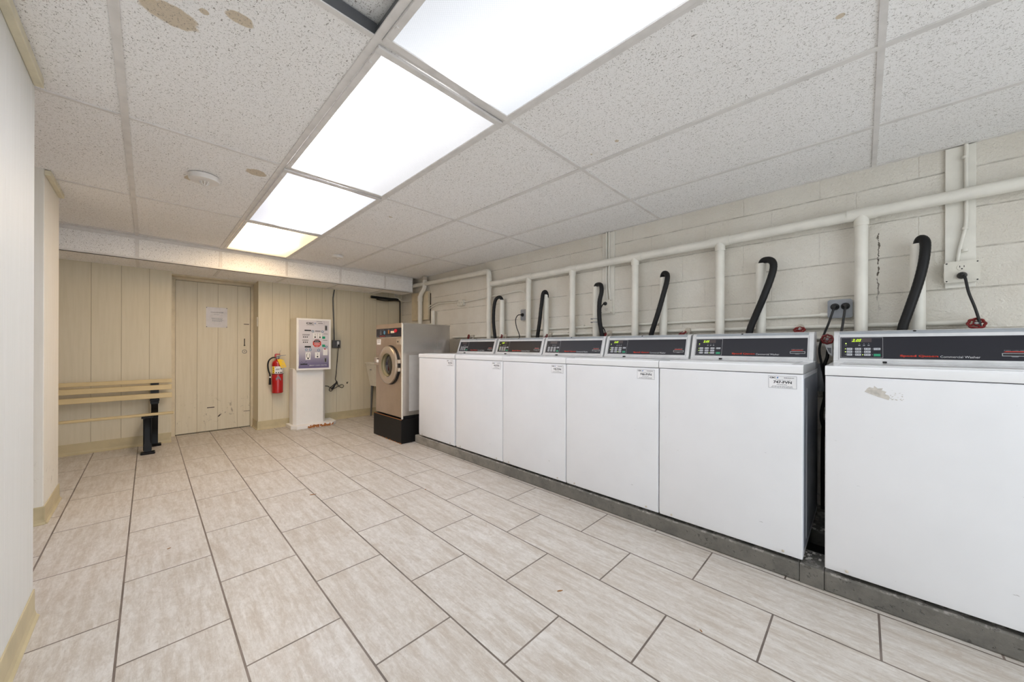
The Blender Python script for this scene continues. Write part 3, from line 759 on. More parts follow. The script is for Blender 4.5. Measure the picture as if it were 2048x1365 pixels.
b = BM(); Fm.lines(b, .035, .113, 1.098, 1.112, 1, .002, seed=23); Fm.lines(b, .035, .113, 1.118, 1.134, 2, .002, seed=7); build('sticker_print', b, M_['print_g'], st)
b = BM(); Fm.box(b, .52, .612, 1.075, 1.142, .001, .009, .002); ck = build('coin_box', b, M_['steel_ring'], r)
b = BM(); Fm.disc(b, .555, 1.107, .009, .009, .012); build('keyhole', b, M_['slot'], ck)
# door
dc = Vector((X0, 3.846, .845)); ax = (-1, 0, 0)
b = BM(); lathe(b, [(.222, 0), (.222, .010), (.205, .012), (.14, .010), (.14, 0)], dc, ax, 56, cap=False); dr = build('door_seat', b, M_['slot'], r, sm=True)
b = BM(); lathe(b, [(.208, .010), (.215, .022), (.212, .040), (.195, .052), (.150, .052), (.132, .040), (.126, .014), (.130, .008)], dc + Vector((0, .012, 0)), ax, 56, cap=False); dr = build('door', b, M_['steel_ring'], r, sm=True)
b = BM(); lathe(b, [(.130, .045), (.128, .020), (.102, .004), (.100, .0)], dc + Vector((0, .012, 0)), ax, 48, cap=False); build('gasket', b, M_['gasket'], dr, sm=True)
b = BM(); lathe(b, [(.116, .010), (.105, .020), (.06, .024), (.001, .027)], dc + Vector((0, .012, 0)), ax, 48, cap=False); build('door_glass', b, M_['glass_dark'], dr, sm=True)
b = BM(); Fm.box(b, .05, .16, .835, .86, .01, .05, .006); Fm.box(b, .04, .10, .87, .925, .002, .045, .006); dh = build('door_latch', b, M_['steel_ring'], r)
b = BM(); Fm.box(b, .13, .165, .865, .90, .03, .06, .006); build('door_handle', b, M_['kiosk'], r)
for z in (.80, .89):
    b = BM(); Fm.box(b, W - .045 - .022, W - .03, z - .02, z + .02, .001, .03, .003); build('hinge', b, M_['steel_ring'], r)

# ------------------------------------------------------------------ plumbing on the block wall
PX = 2.83
def pipe_thing(name, label, cat, group=None, loc=None): return thing(name, loc, label, cat, group)
r = thing('drain_pipe_network', (PX, 1.6, 1.8), 'painted plastic drain pipe running high along the block wall with drops', 'pipe')
MZ = 1.806
b = BM(); tube(b, [(PX, -2.19, MZ + .022), (PX, -.5, MZ + .018), (PX, .72, MZ + .002), (PX, 3.16, MZ - .004)], .031, 20); build('main_pipe', b, M_['pvc'], r, sm=True)
drops = [.007, .728, 1.364, 1.996, 2.563]
for y in drops:
    b = BM(); cyl(b, (PX, y, PZ), (PX, y, MZ - .01), .0285, 20); build('drop_pipe', b, M_['pvc'], r, sm=True)
for y in drops:
    b = BM(); zz = MZ + .014 * max(0, (.9 - y)) ; cyl(b, (PX, y - .062, zz), (PX, y + .062, zz), .0345, 22); cyl(b, (PX, y, zz), (PX, y, zz - .068), .0325, 22); build('tee_fitting', b, M_['pvc'], r, sm=True)
b = BM(); tube(b, smooth_path([(PX, 3.30, 1.958), (PX, 3.235, 1.956), (PX, 3.203, 1.93), (PX, 3.198, 1.87)], 6), .034, 20); cyl(b, (PX, 3.198, 1.89), (PX, 3.198, 1.75), .0345, 20); build('elbow_fitting', b, M_['pvc'], r, sm=True)
b = BM(); cyl(b, (PX, 3.198, PZ), (PX, 3.198, 1.92), .0285, 20); build('drop_pipe', b, M_['pvc'], r, sm=True)
b = BM(); tube(b, [(PX, 3.25, 1.957), (PX, 5.1, 1.985)], .03, 20); build('upper_pipe', b, M_['pvc'], r, sm=True)
b = BM(); tube(b, smooth_path([(PX, 4.62, 2.06), (PX, 4.62, 1.95), (PX - .005, 4.64, 1.90), (PX - .02, 4.69, 1.83), (PX - .03, 4.70, 1.76), (PX - .03, 4.70, 1.68)], 5), .033, 20); cyl(b, (PX - .03, 4.70, .002), (PX - .03, 4.70, 1.75), .033, 20); build('riser_pipe', b, M_['pvc'], r, sm=True)
b = BM(); cyl(b, (PX - .03, 4.70, 1.72), (PX - .03, 4.70, 1.80), .039, 20); build('coupling', b, M_['pvc'], r, sm=True)
b = BM(); cyl(b, (PX, 4.62, 2.03), (PX, 4.62, 2.085), .036, 16); build('collar', b, M_['brass'], r, sm=True)

stand = [(-.208, 1.605, 'beside the nearest washer'), (.485, 1.612, 'second from the camera'), (1.128, 1.606, 'third from the camera'), (1.737, 1.603, 'left of the white twin outlet'), (2.322, 1.588, 'right of the small grey outlet'), (2.974, 1.592, 'above the farthest washer')]
for y, z, where in stand:
    b = BM(); tube(b, [(PX, y, PZ), (PX, y, z)], .029, 20, cap=False); tube(b, [(PX, y, z), (PX, y, 1.0)], .025, 20, cap=False)
    lathe(b, [(.025, 0), (.029, 0)], (PX, y, z), (0, 0, 1), 20, cap=False); lathe(b, [(.0305, 0), (.0305, .02), (.029, .02)], (PX, y, z - .02), (0, 0, 1), 20, cap=False)
    tag(build('standpipe', b, M_['pvc_bare'], sm=True), 'cream standpipe holding a black hose, ' + where, 'pipe', 'standpipes along the block wall')
b = BM(); tube(b, [(PX, 4.401, 0.002), (PX, 4.401, 1.565)], .029, 20); tag(build('standpipe', b, M_['pvc_bare'], sm=True), 'short cream standpipe without a hose behind the steel machine', 'pipe', 'standpipes along the block wall')

def px(l): return [at(x, y, 'X', d_) for x, y, d_ in l]
hoses = [
 (px([(1837, 500, 2.83), (1837, 487, 2.83), (1842, 478, 2.82), (1850, 484, 2.80), (1850, 505, 2.785), (1845, 535, 2.778), (1836, 568, 2.774), (1825, 600, 2.772), (1815, 628, 2.772), (1805, 657, 2.772)]), 2.74, .0205, 'black drain hose dropping behind the nearest washer'),
 (px([(1524, 540, 2.83), (1524, 527, 2.83), (1529, 521, 2.815), (1541, 521, 2.795), (1547, 530, 2.78), (1543, 552, 2.77), (1527, 595, 2.76), (1512, 630, 2.772), (1500, 660, 2.772)]), 2.74, .021, 'black drain hose dropping behind the second washer from the camera'),
 (px([(1325, 565, 2.83), (1325, 554, 2.83), (1328, 547, 2.815), (1334, 549, 2.795), (1334, 562, 2.78), (1326, 592, 2.77), (1315, 630, 2.76), (1303, 668, 2.772)]), 2.74, .019, 'black drain hose arching high, third from the camera along the wall'),
 (px([(1191, 585, 2.83), (1191, 576, 2.83), (1194, 570, 2.815), (1202, 571, 2.79), (1203, 585, 2.78), (1199, 605, 2.77), (1199, 640, 2.765), (1204, 672, 2.772)]), 2.74, .019, 'black drain hose tied to its standpipe by the white twin outlet'),
 (px([(1093, 600, 2.83), (1094, 591, 2.83), (1091, 584, 2.81), (1086, 588, 2.79), (1083, 610, 2.775), (1079, 645, 2.765), (1075, 674, 2.772)]), 2.74, .019, 'black drain hose next to the small grey outlet'),
 (px([(1004, 610, 2.83), (1004, 601, 2.83), (1000, 595, 2.81), (992, 599, 2.79), (988, 615, 2.775), (987, 645, 2.765), (990, 676, 2.772)]), 2.74, .019, 'farthest black drain hose, left of the others'),
]
for pts, xe, rr, lab in hoses:
    e = pts[-1]; pts = pts + [Vector((2.772, e.y + .005, e.z - .08)), Vector((2.775, e.y, .80))]
    b = BM(); tube(b, smooth_path(pts, 8), rr, 16, rib=.0006)
    tag(build('drain_hose', b, M_['rubber'], sm=True), lab, 'hose', 'black drain hoses')
r = thing('hose_tie', (PX - .05, 1.72, 1.30), 'two pale ties holding a black hose to its standpipe', 'tie')
for z in (1.308, 1.278):
    b = BM(); tube(b, [(PX - .025 + .058 * math.cos(a), 1.722 + .040 * math.sin(a), z) for a in [2 * math.pi * k / 20 for k in range(20)]], .003, 6, closed=True); build('tie', b, M_['galv'], r, sm=True)

# water lines and conduits
b = BM(); tube(b, [(2.8745, -.405, 1.187), (2.8745, 3.98, 1.180)], .0125, 12)
for y in (-.10, .09, 1.27, 2.09): cyl(b, (2.8745, y - .02, 1.186), (2.8745, y + .02, 1.186), .0145, 12)
tag(build('water_pipe', b, M_['pvc'], sm=True), 'upper of the two painted water pipes along the block wall', 'pipe')
b = BM(); tube(b, [(2.8745, -.6, 1.115), (2.8745, 3.6, 1.112)], .0125, 12); tag(build('water_pipe', b, M_['pvc'], sm=True), 'lower painted water pipe, mostly hidden behind the consoles', 'pipe')
b = BM(); tube(b, [(2.872, .15, 1.256), (2.872, 2.60, 1.240)], .0095, 12)
for y in (.60, 1.9): cyl(b, (2.872, y - .012, 1.253), (2.872, y + .012, 1.253), .013, 10)
cyl(b, (2.872, .15, 1.256), (2.872, .185, 1.256), .015, 12)
tag(build('conduit', b, M_['pvc'], sm=True), 'thin painted conduit running left from the grey twin-socket box', 'conduit')

def valve(y, z, tilt, label, x=2.80, rad=.025, zp=1.185, taglab=False, dy=0.0):
    r = thing('shutoff_valve', (2.862, y, z), label, 'valve', 'red-handled shutoff valves')
    a = Vector((-math.cos(tilt), dy * 14, math.sin(tilt))).normalized()
    wc = Vector((x, y, z)); base = Vector((2.862, y - dy, zp))
    b = BM(); cyl(b, base + Vector((.012, 0, 0)), base - Vector((.02, 0, 0)), .019, 14); tube(b, smooth_path([base, base * .5 + wc * .5, wc - a * .012], 4), .0145, 12); cyl(b, wc - a * .02, wc - a * .008, .017, 6); cyl(b, wc - a * .012, wc + a * .006, .0045, 8)
    cyl(b, base, base + Vector((-.02, 0, -.06)), .011, 10)
    build('valve_body', b, M_['brass'], r, sm=True)
    n1 = (Vector((0, 1, 0)) - a * a.y).normalized(); n2 = a.cross(n1)
    b = BM(); N = 48
    pts = [wc + (n1 * math.cos(q) + n2 * math.sin(q)) * (rad * (1 + .07 * math.cos(8 * q))) for q in [2 * math.pi * k / N for k in range(N)]]
    tube(b, pts, .0055, 8, closed=True)
    for k in range(4):
        q = math.pi * k / 2 + .4; tube(b, [wc, wc + (n1 * math.cos(q) + n2 * math.sin(q)) * rad], .004, 6)
    lathe(b, [(.0125, -.003), (.0125, .003)], wc, a, 16)
    hw = build('handwheel', b, M_['red'], r, sm=True)
    b = BM(); lathe(b, [(.0075, .003), (.0075, .006)], wc, a, 12); build('hub_nut', b, M_['galv'], hw)
    if taglab:
        b = BM(); extrude_poly(b, [(x - .004, y + .012, z - .03), (x - .004, y - .022, z - .03), (x - .012, y - .024, z - .10), (x - .010, y - .006, z - .085)], (.001, 0, 0)); build('paper_tag', b, M_['sticker'], r)
        b = BM(); extrude_poly(b, [(x - .0055, y + .002, z - .045), (x - .0055, y - .018, z - .045), (x - .012, y - .019, z - .085), (x - .0105, y - .008, z - .075)], (.0005, 0, 0)); build('tag_print', b, M_['print_g'], r)
valve(-.396, 1.176, .5, 'red valve handle under the white outlet at right, over the nearest washer', rad=.026)
valve(.149, 1.106, .15, 'red valve handle with paper tag in the gap between washers', x=2.775, zp=1.115, taglab=True, rad=.025)
valve(.280, 1.166, .9, 'red valve handle peeking over the console of the second washer from the camera')
valve(.972, 1.162, 1.1, 'red valve handle peeking over the console with the lit price, third washer from the camera', dy=.022)
valve(1.631, 1.160, .7, 'red valve handle at the foot of the tied black hose', x=2.79, dy=.022)
valve(2.302, 1.160, .6, 'small red valve handle right of the small grey outlet, behind a console', dy=.022)
valve(2.956, 1.168, .3, 'red valve handle above the farthest console', dy=.022)
valve(3.55, 1.180, .2, 'leftmost red valve handle, beside the steel machine', dy=.022)
# supply hoses in the gap between the two nearest washers
b = BM(); tube(b, smooth_path([(2.80, .145, 1.06), (2.795, .150, 1.0), (2.79, .165, .93), (2.80, .155, .80), (2.79, .175, .66), (2.80, .16, .56), (2.78, .14, .52), (2.775, .125, .56), (2.78, .15, .62), (2.79, .165, .60), (2.80, .17, .45), (2.82, .17, .09)], 6), .0085, 12)
tag(build('supply_hose', b, M_['rubber'], sm=True), 'looped black hose hanging in the gap between the two nearest washers', 'hose')
b = BM(); tube(b, smooth_path([(2.85, .182, .95), (2.82, .178, .87), (2.83, .182, .8)], 5), .03, 12); tag(build('gas_cock', b, M_['galv'], sm=True), 'grey pipe fitting low in the gap between the two nearest washers', 'pipe fitting')

# outlet boxes -------------------------------------------------------
Fw = Frame((XR, 0, 0), (0, -1, 0), (0, 0, 1))      # right wall, normal -X ; u = -y
def cord(name, pts, label, plug_at=None, r_=.0045):
    rt = thing(name, pts[0], label, 'cord')
    b = BM(); tube(b, smooth_path(pts, 6), r_, 10); build('cable', b, M_['cord'], rt, sm=True)
    b = BM(); p = Vector(pts[0]); lathe(b, [(.017, .004), (.017, -.012), (.011, -.026), (.006, -.034)], p + Vector((.012, 0, 0)), (1, 0, 0), 16); build('plug', b, M_['plug'], rt, sm=True)
def outlet(y, z, w, h, mat, label, face, group=None):
    r = thing('outlet_box', (XR, y, z), label, 'outlet')
    b = BM(); u = -y
    pts = []
    c = .010
    Fw.box(b, u - w / 2, u + w / 2, z - h / 2, z + h / 2, 0, .034, .007); build('box', b, mat, r, sm=True)
    b = BM(); k_ = .011; hw_, hh_ = w / 2 + .002, h / 2 + .002
    cor = []
    for su, sv in ((1, 1), (-1, 1), (-1, -1), (1, -1)):
        e = [(hw_, hh_ - k_), (hw_ - .002, hh_ - k_ * .55), (hw_ - k_ * .55, hh_ - .002), (hw_ - k_, hh_)]
        if su * sv < 0: e = e[::-1]
        cor += [(u + su * a_, z + sv * c_) for a_, c_ in e]
    Fw.poly(b, cor, .034, .038)
    cv = build('cover', b, mat, r)
    b = BM()
    for su in (-1, 1):
        for sv in (-1, 1): Fw.disc(b, u + su * (w / 2 - .007), z + sv * (h / 2 - .007), .003, .038, .0405, 10)
    build('screw', b, M_['slot'] if mat is M_['outlet_w'] else M_['galv'], cv)
    for (du, dv, kind) in face:
        b = BM()
        if kind == 'duplex':
            Fw.disc(b, u + du, z + dv, .0165, .038, .041, 20, 1.0); o = build('socket', b, mat, cv, sm=True)
            b = BM()
            Fw.box(b, u + du - .008, u + du - .0055, z + dv - .001, z + dv + .008, .041, .0416); Fw.box(b, u + du + .0055, u + du + .008, z + dv - .001, z + dv + .008, .041, .0416); Fw.disc(b, u + du, z + dv - .008, .003, .041, .0416, 10)
            build('socket_slots', b, M_['slot'], cv)
        elif kind == 'hole':
            Fw.disc(b, u + du, z + dv, .0205, .038, .0395, 20); build('socket', b, M_['slot'], cv)
        elif kind == 'toggle':
            Fw.box(b, u + du - .006, u + du + .006, z + dv - .012, z + dv + .012, .038, .040); Fw.box(b, u + du - .003, u + du + .003, z + dv - .002, z + dv + .008, .040, .050); build('toggle', b, mat, cv)
    return r
def board(y0, y1, z0, z1, label):
    b = BM(); Fw.box(b, -y1, -y0, z0, z1, -.001, .012, .002); tag(build('backing_board', b, M_['pvc'] ), label, 'board')
# white outlet at right
outlet(-.357, 1.442, .112, .104, M_['outlet_w'], 'white twin outlet box at the far right of the block wall', [(0, .022, 'duplex'), (0, -.020, 'duplex')])
board(-.405, -.305, 1.365, 2.085, 'white backing board behind the right-hand white outlet')
b = BM(); tube(b, smooth_path([(2.868, -.372, 2.085), (2.868, -.372, 1.92), (2.868, -.372, 1.70), (2.868, -.362, 1.62), (2.868, -.35, 1.55), (2.868, -.345, 1.49)], 5), .0075, 10)
for z in (2.02, 1.66, 1.55): cyl(b, (2.868, -.368, z - .006), (2.868, -.368, z + .006), .012, 10)
tag(build('conduit', b, M_['pvc'], sm=True), 'thin conduit coming down from the ceiling to the right-hand white outlet', 'conduit')
cord('power_cord', [(2.842, -.357, 1.422), (2.81, -.362, 1.405), (2.80, -.372, 1.33), (2.80, -.392, 1.25), (2.80, -.405, 1.18), (2.79, -.41, 1.10)], 'black power cord hanging from the right-hand white outlet', r_=.0055)
# grey twin
outlet(.097, 1.288, .106, .106, M_['galv'], 'grey metal box with two round sockets near the nearest washer', [(-.022, .012, 'hole'), (.024, .013, 'hole')])
cord('power_cord', [(2.842, .119, 1.30), (2.81, .124, 1.28), (2.81, .145, 1.20), (2.82, .165, 1.14), (2.815, .182, 1.08), (2.81, .186, 1.03), (2.805, .175, .95), (2.815, .165, .84), (2.83, .165, .70)], 'left black power cord from the grey twin-socket box', r_=.006)
cord('power_cord', [(2.842, .073, 1.301), (2.81, .074, 1.28), (2.80, .082, 1.20), (2.79, .090, 1.12), (2.78, .09, 1.0)], 'right black power cord from the grey twin-socket box', r_=.006)
# white outlet mid
outlet(1.645, 1.418, .106, .118, M_['outlet_w'], 'white outlet box in the middle of the block wall', [(0, .026, 'duplex'), (0, -.024, 'duplex')])
board(1.582, 1.70, 1.345, 2.085, 'white backing board behind the middle white outlet')
for yy, lab in ((1.655, 'left of the twin conduits rising from the middle white outlet'), (1.628, 'right of the twin conduits rising from the middle white outlet')):
    b = BM(); tube(b, smooth_path([(2.868, yy, 2.085), (2.868, yy, 1.80), (2.868, yy - (.0 if yy > 1.64 else .0), 1.60), (2.868, yy - .012, 1.48)], 5), .007, 10); tag(build('conduit', b, M_['pvc'], sm=True), lab, 'conduit')
cord('power_cord', [(2.842, 1.652, 1.445), (2.815, 1.662, 1.43), (2.80, 1.672, 1.38), (2.80, 1.668, 1.30), (2.80, 1.655, 1.24), (2.80, 1.628, 1.20), (2.79, 1.61, 1.12)], 'black power cord hanging from the middle white outlet', r_=.005)
# small grey outlet
outlet(2.655, 1.405, .085, .115, M_['galv'], 'small grey outlet box half hidden by a drain pipe', [(-.014, .0, 'hole')])
cord('power_cord', [(2.842, 2.669, 1.405), (2.81, 2.70, 1.40), (2.80, 2.725, 1.35), (2.80, 2.71, 1.27), (2.80, 2.67, 1.19), (2.79, 2.65, 1.12)], 'black power cord curling down from the small grey outlet', r_=.005)
# switch box and conduits by the breaker panel
outlet(3.79, 1.632, .12, .075, M_['outlet_w'], 'painted switch box on the block wall right of the breaker panel', [(-.02, 0, 'toggle'), (.025, 0, 'toggle')])
b = BM(); tube(b, smooth_path([(2.868, 4.72, 1.612), (2.868, 4.66, 1.62), (2.868, 4.45, 1.672), (2.868, 4.37, 1.688), (2.868, 4.2, 1.688), (2.868, 3.85, 1.668)], 6), .0085, 10); tag(build('conduit', b, M_['pvc'], sm=True), 'upper conduit bending from the breaker panel to the switch box', 'conduit')
b = BM(); tube(b, smooth_path([(2.868, 4.72, 1.572), (2.868, 4.64, 1.585), (2.868, 4.43, 1.645), (2.868, 4.34, 1.662), (2.868, 4.2, 1.662), (2.868, 3.85, 1.648)], 6), .0085, 10); tag(build('conduit', b, M_['pvc'], sm=True), 'lower conduit bending from the breaker panel to the switch box', 'conduit')
b = BM(); tube(b, smooth_path([(2.868, 3.73, 1.635), (2.868, 3.4, 1.652), (2.868, 3.0, 1.668), (2.868, 2.76, 1.678), (2.868, 2.66, 1.655), (2.868, 2.636, 1.60), (2.868, 2.636, 1.46)], 6), .0085, 10); tag(build('conduit', b, M_['pvc'], sm=True), 'long conduit from the switch box curving down to the small grey outlet', 'conduit')
# breaker panel
r = thing('breaker_panel', (XR, 4.78, 1.44), 'cream painted breaker panel on the block wall behind the riser pipe', 'electrical panel')
b = BM(); Fw.box(b, -5.02, -4.56, 1.452, 1.87, 0, .045, .003); build('box', b, M_['jamb'], r)
b = BM(); Fw.box(b, -4.99, -4.72, 1.475, 1.80, .045, .049, .001); dd = build('door', b, M_['jamb'], r)
b = BM(); Fw.box(b, -4.745, -4.738, 1.60, 1.66, .049, .054, .001); build('latch', b, M_['print_g'], dd)
b = BM(); box(b, 2.878, 2.889, 4.545, 4.550, 1.40, 1.84); tag(build('shade_strip', b, M_['darkpipe']), 'dark strip painting the shade at the breaker panel edge', 'strip')  # dark box painted in for the shadow line along the panel's side
# trap behind farthest washer
b = BM(); tube(b, smooth_path([(2.82, 3.52, .9), (2.81, 3.52, 1.03), (2.81, 3.56, 1.07), (2.81, 3.62, 1.06), (2.81, 3.66, 1.0), (2.81, 3.66, .85)], 6), .034, 16)
tag(build('pipe_trap', b, M_['gasket'], sm=True), 'beige drain trap between the steel machine and the farthest washer', 'pipe')

# ------------------------------------------------------------------ card kiosk
Fk = Frame((1.30, 5.12, 0), (1, 0, 0), (0, 0, 1)); KX = 1.30
r = thing('card_kiosk', (1.50, 5.28, 0), 'white pedestal laundry card machine with purple faded front', 'kiosk')
b = BM(); extrude_poly(b, [(1.25, 5.16, 0), (1.30, 5.085, 0), (1.47, 5.085, 0), (1.72, 5.085, 0), (1.79, 5.16, 0), (1.79, 5.40, 0), (1.25, 5.40, 0)], (0, 0, .045), .004); bs = build('base_plate', b, M_['kiosk'], r)
b = BM(); R = random.Random(5)
for i in range(46):
    u = R.uniform(1.42, 1.73); s = R.uniform(.008, .03); h0 = R.uniform(0.0, .02); box(b, u, min(u + s, 1.72), 5.0835 - i * .00006, 5.086, h0, h0 + R.uniform(.008, .024))
build('rust_patch', b, M_['rust'], bs)
b = BM(); extrude_poly(b, [(1.285, 5.22, 0), (1.315, 5.175, 0), (1.63, 5.175, 0), (1.665, 5.22, 0), (1.665, 5.38, 0), (1.285, 5.38, 0)], (0, 0, .72), .002)
for v in b.verts: v.co.z += .044
build('pedestal', b, M_['kiosk'], r)
b = BM(); box(b, 1.302, 1.702, 5.125, 5.42, .748, 1.412, .003); build('cabinet', b, M_['kiosk_side'], r)
b = BM(); Fk.frame(b, .0, .403, .748, 1.412, .022, -.012, .004); build('door_frame', b, M_['kiosk'], r)
def kart():
    n = NT('printed_front'); v = n.obj(); z = n.xyz(v)[2]
    n.set(Base_Color=n.mix(n.ramp(n.math('ADD', z, n.math('MULTIPLY', n.noise(v, 4, 3), .06)), 1.16, .80), lin('D6D2D6'), lin('6C6488')), Roughness=.35); return n.m
b = BM(); Fk.box(b, .022, .381, .77, 1.39, -.002, .0015); fp = build('front_panel', b, kart(), r, label='printed front fading from white to purple')
def kp(name, mat, fn, label=None):
    b = BM(); fn(b); build(name, b, mat, fp, label=label)
U = lambda x: x - KX
kp('logo', M_['print_k'], lambda b: (Fk.text(b, 'CSC', U(1.41), U(1.495), 1.338, 1.362, .0015, .0005, .05), Fk.text(b, 'ServiceWorks', U(1.412), U(1.50), 1.322, 1.332, .0015, .0004)))
kp('logo_mark', M_['print_b'], lambda b: Fk.disc(b, U(1.512), 1.35, .010, .0015, .002, 16, .5))
kp('label_plate', M_['sticker_edge'], lambda b: Fk.frame(b, U(1.526), U(1.623), 1.335, 1.383, .001, .0015, .0022))
kp('label_text', M_['print_k'], lambda b: (Fk.lines(b, U(1.545), U(1.61), 1.347, 1.362, 1, .0015, seed=11), Fk.lines(b, U(1.53), U(1.60), 1.372, 1.382, 1, .0015, seed=12)))
kp('display', M_['slot'], lambda b: Fk.box(b, U(1.389), U(1.464), 1.249, 1.265, .0015, .003))
kp('card_slot', M_['slot'], lambda b: Fk.box(b, U(1.511), U(1.577), 1.248, 1.256, .0015, .003))
kp('card_reader', M_['slot'], lambda b: Fk.box(b, U(1.392), U(1.463), 1.036, 1.056, .0015, .003), 'black display window')
kp('lock', M_['galv'], lambda b: Fk.box(b, U(1.628), U(1.657), 1.262, 1.33, .0015, .010, .003))
kp('lock', M_['galv'], lambda b: Fk.box(b, U(1.622), U(1.651), .838, .902, .0015, .010, .003))
kp('lock_core', M_['darkpipe'], lambda b: Fk.box(b, U(1.635), U(1.649), 1.272, 1.32, .010, .0115))
kp('lock_core', M_['darkpipe'], lambda b: Fk.box(b, U(1.629), U(1.643), .848, .892, .010, .0115))
for a_, c_, d_, e_ in ((1.489, 1.534, 1.157, 1.222), (1.547, 1.593, 1.158, 1.224), (1.402, 1.458, .88, .975), (1.512, 1.57, .90, .975), (1.608, 1.663, .935, 1.014)):
    kp('coin_plate', M_['kiosk'], lambda b: Fk.box(b, U(a_), U(c_), d_, e_, .0015, .003))
def dots(b):
    for x_, z_ in ((1.512, 1.173), (1.57, 1.173), (1.541, .918), (1.431, .897)): Fk.disc(b, U(x_), z_, .010, .003, .005, 14)
    for x_, z_ in ((1.512, 1.208), (1.57, 1.208), (1.541, .955)): Fk.box(b, U(x_) - .002, U(x_) + .002, z_ - .018, z_ + .008, .003, .0036)
    for z_ in (1.172, 1.105):
        for i in range(3): Fk.disc(b, U(1.378 + i * .021), z_, .0075, .0015, .003, 12)
    Fk.lines(b, U(1.355), U(1.45), 1.188, 1.212, 2, .0015, seed=15); Fk.lines(b, U(1.362), U(1.44), 1.122, 1.142, 2, .0015, seed=16); Fk.lines(b, U(1.61), U(1.675), 1.212, 1.222, 1, .0015, seed=17); Fk.lines(b, U(1.605), U(1.665), 1.127, 1.140, 1, .0015, seed=18)
    Fk.text(b, '(', U(1.412), U(1.424), .90, .965, .003, .0005, .02); Fk.text(b, ')', U(1.438), U(1.450), .90, .965, .003, .0005, .02)
kp('printed_marks', M_['print_k'], dots)
for x_, z_, r0 in ((1.485, 1.248, .012), (1.602, 1.247, .012), (1.650, 1.048, .011), (1.457, 1.01, .013), (1.556, 1.003, .014), (1.41, 1.01, .012)):
    kp('step_ring', M_['blue_btn'], lambda b: Fk.ring(b, U(x_), z_, r0, .003, .002, 20))
for z_ in (1.153, 1.045): kp('push_button', M_['green'], lambda b: Fk.box(b, U(1.597), U(1.632), z_, z_ + .031, .0015, .009, .003), 'green push button')
octo = lambda s, k=0: [(U(1.535) + s * math.cos(math.radians(22.5 + 45 * i)), 1.092 + s * math.sin(math.radians(22.5 + 45 * i))) for i in range(8)]
kp('stop_sign', M_['logo_red'], lambda b: Fk.poly(b, octo(.053), .0015, .0022), 'red and black octagonal warning')
kp('stop_sign_top', M_['print_k'], lambda b: Fk.poly(b, [(U(1.492), 1.106), (U(1.578), 1.106), (U(1.577), 1.113), (U(1.555), 1.138), (U(1.515), 1.138), (U(1.493), 1.113)], .0022, .0026))
kp('stop_sign_print', M_['print_w'], lambda b: (Fk.box(b, U(1.498), U(1.572), 1.098, 1.104, .0022, .0028), Fk.text(b, 'STOP', U(1.512), U(1.558), 1.116, 1.128, .0026, .0005, .03), Fk.lines(b, U(1.497), U(1.573), 1.066, 1.093, 3, .0022, .0006, seed=19), Fk.lines(b, U(1.515), U(1.555), 1.050, 1.062, 1, .0022, .0006, seed=20)))
kp('title_lettering', M_['print_w'], lambda b: Fk.text(b, 'SMART CARD CENTER', U(1.446), U(1.656), .797, .812, .0015, .0005, .01))
kp('card_emblem', M_['print_k'], lambda b: (Fk.box(b, U(1.343), U(1.424), .815, .830, .0015, .002), [Fk.box(b, U(1.343) + i * .008, U(1.346) + i * .0085, .84 + .012 * math.sin(i), .845 + .012 * math.sin(i), .0015, .002) for i in range(9)]))
kp('red_lamp', M_['red_btn'], lambda b: Fk.disc(b, U(1.629), 1.018, .009, .006, .009, 14))
for z_, h_ in ((1.23, .10), (.80, .15)):
    b = BM(); Fk.box(b, .008, .024, z_, z_ + h_, .004, .010, .002); build('hinge', b, M_['kiosk'], r)

# grey outlet and conduit by kiosk
Ff = Frame((0, YF, 0), (1, 0, 0), (0, 0, 1))      # far wall, normal -Y
r = thing('outlet_box', (1.865, YF, 1.05), 'grey outlet box on the cream panelling right of the kiosk', 'outlet')
b = BM(); Ff.box(b, 1.82, 1.925, 1.03, 1.14, 0, .045, .004); build('box', b, M_['leg_grey'], r)
b = BM(); Ff.box(b, 1.875, 1.905, 1.055, 1.125, .045, .05, .002); build('socket', b, M_['kiosk'], r)
b = BM(); tube(b, smooth_path([(1.85, YF - .012, 1.862), (1.837, YF - .012, 1.78), (1.832, YF - .012, 1.68), (1.845, YF - .012, 1.3), (1.848, YF - .014, 1.14)], 6), .008, 10); tag(build('conduit', b, M_['leg_grey'], sm=True), 'grey conduit dropping from the soffit to the box right of the kiosk', 'conduit')
rt = thing('power_cord', (1.89, YF - .05, 1.07), 'thin black cord looped and tied beside the kiosk', 'cord')
b = BM(); box(b, 1.88, 1.90, YF - .08, YF - .051, 1.055, 1.08, .003); build('plug', b, M_['plug'], rt)
b = BM(); yy = YF - .03
pts = [(1.89, YF - .07, 1.06), (1.893, yy - .01, 1.0), (1.885, yy, .85), (1.87, yy, .66), (1.86, yy, .58), (1.88, yy, .545), (1.83, yy, .50), (1.79, yy, .465), (1.78, yy, .43), (1.81, yy, .42), (1.85, yy, .48), (1.87, yy, .54), (1.88, yy - .008, .55), (1.90, yy, .49), (1.95, yy, .455), (1.975, yy, .48), (1.95, yy, .50), (1.90, yy, .48), (1.84, yy - .008, .455), (1.78, yy - .006, .475), (1.765, yy, .49), (1.72, YF - .045, .50)]
tube(b, smooth_path(pts, 5), .0045, 8)
for k in range(3): tube(b, smooth_path([(1.80 + .01 * k, yy - .01, .44), (1.84 + .006 * k, yy - .014, .50), (1.885, yy - .012, .545 - .01 * k)], 5), .0045, 8)
build('cable', b, M_['cord'], rt, sm=True)
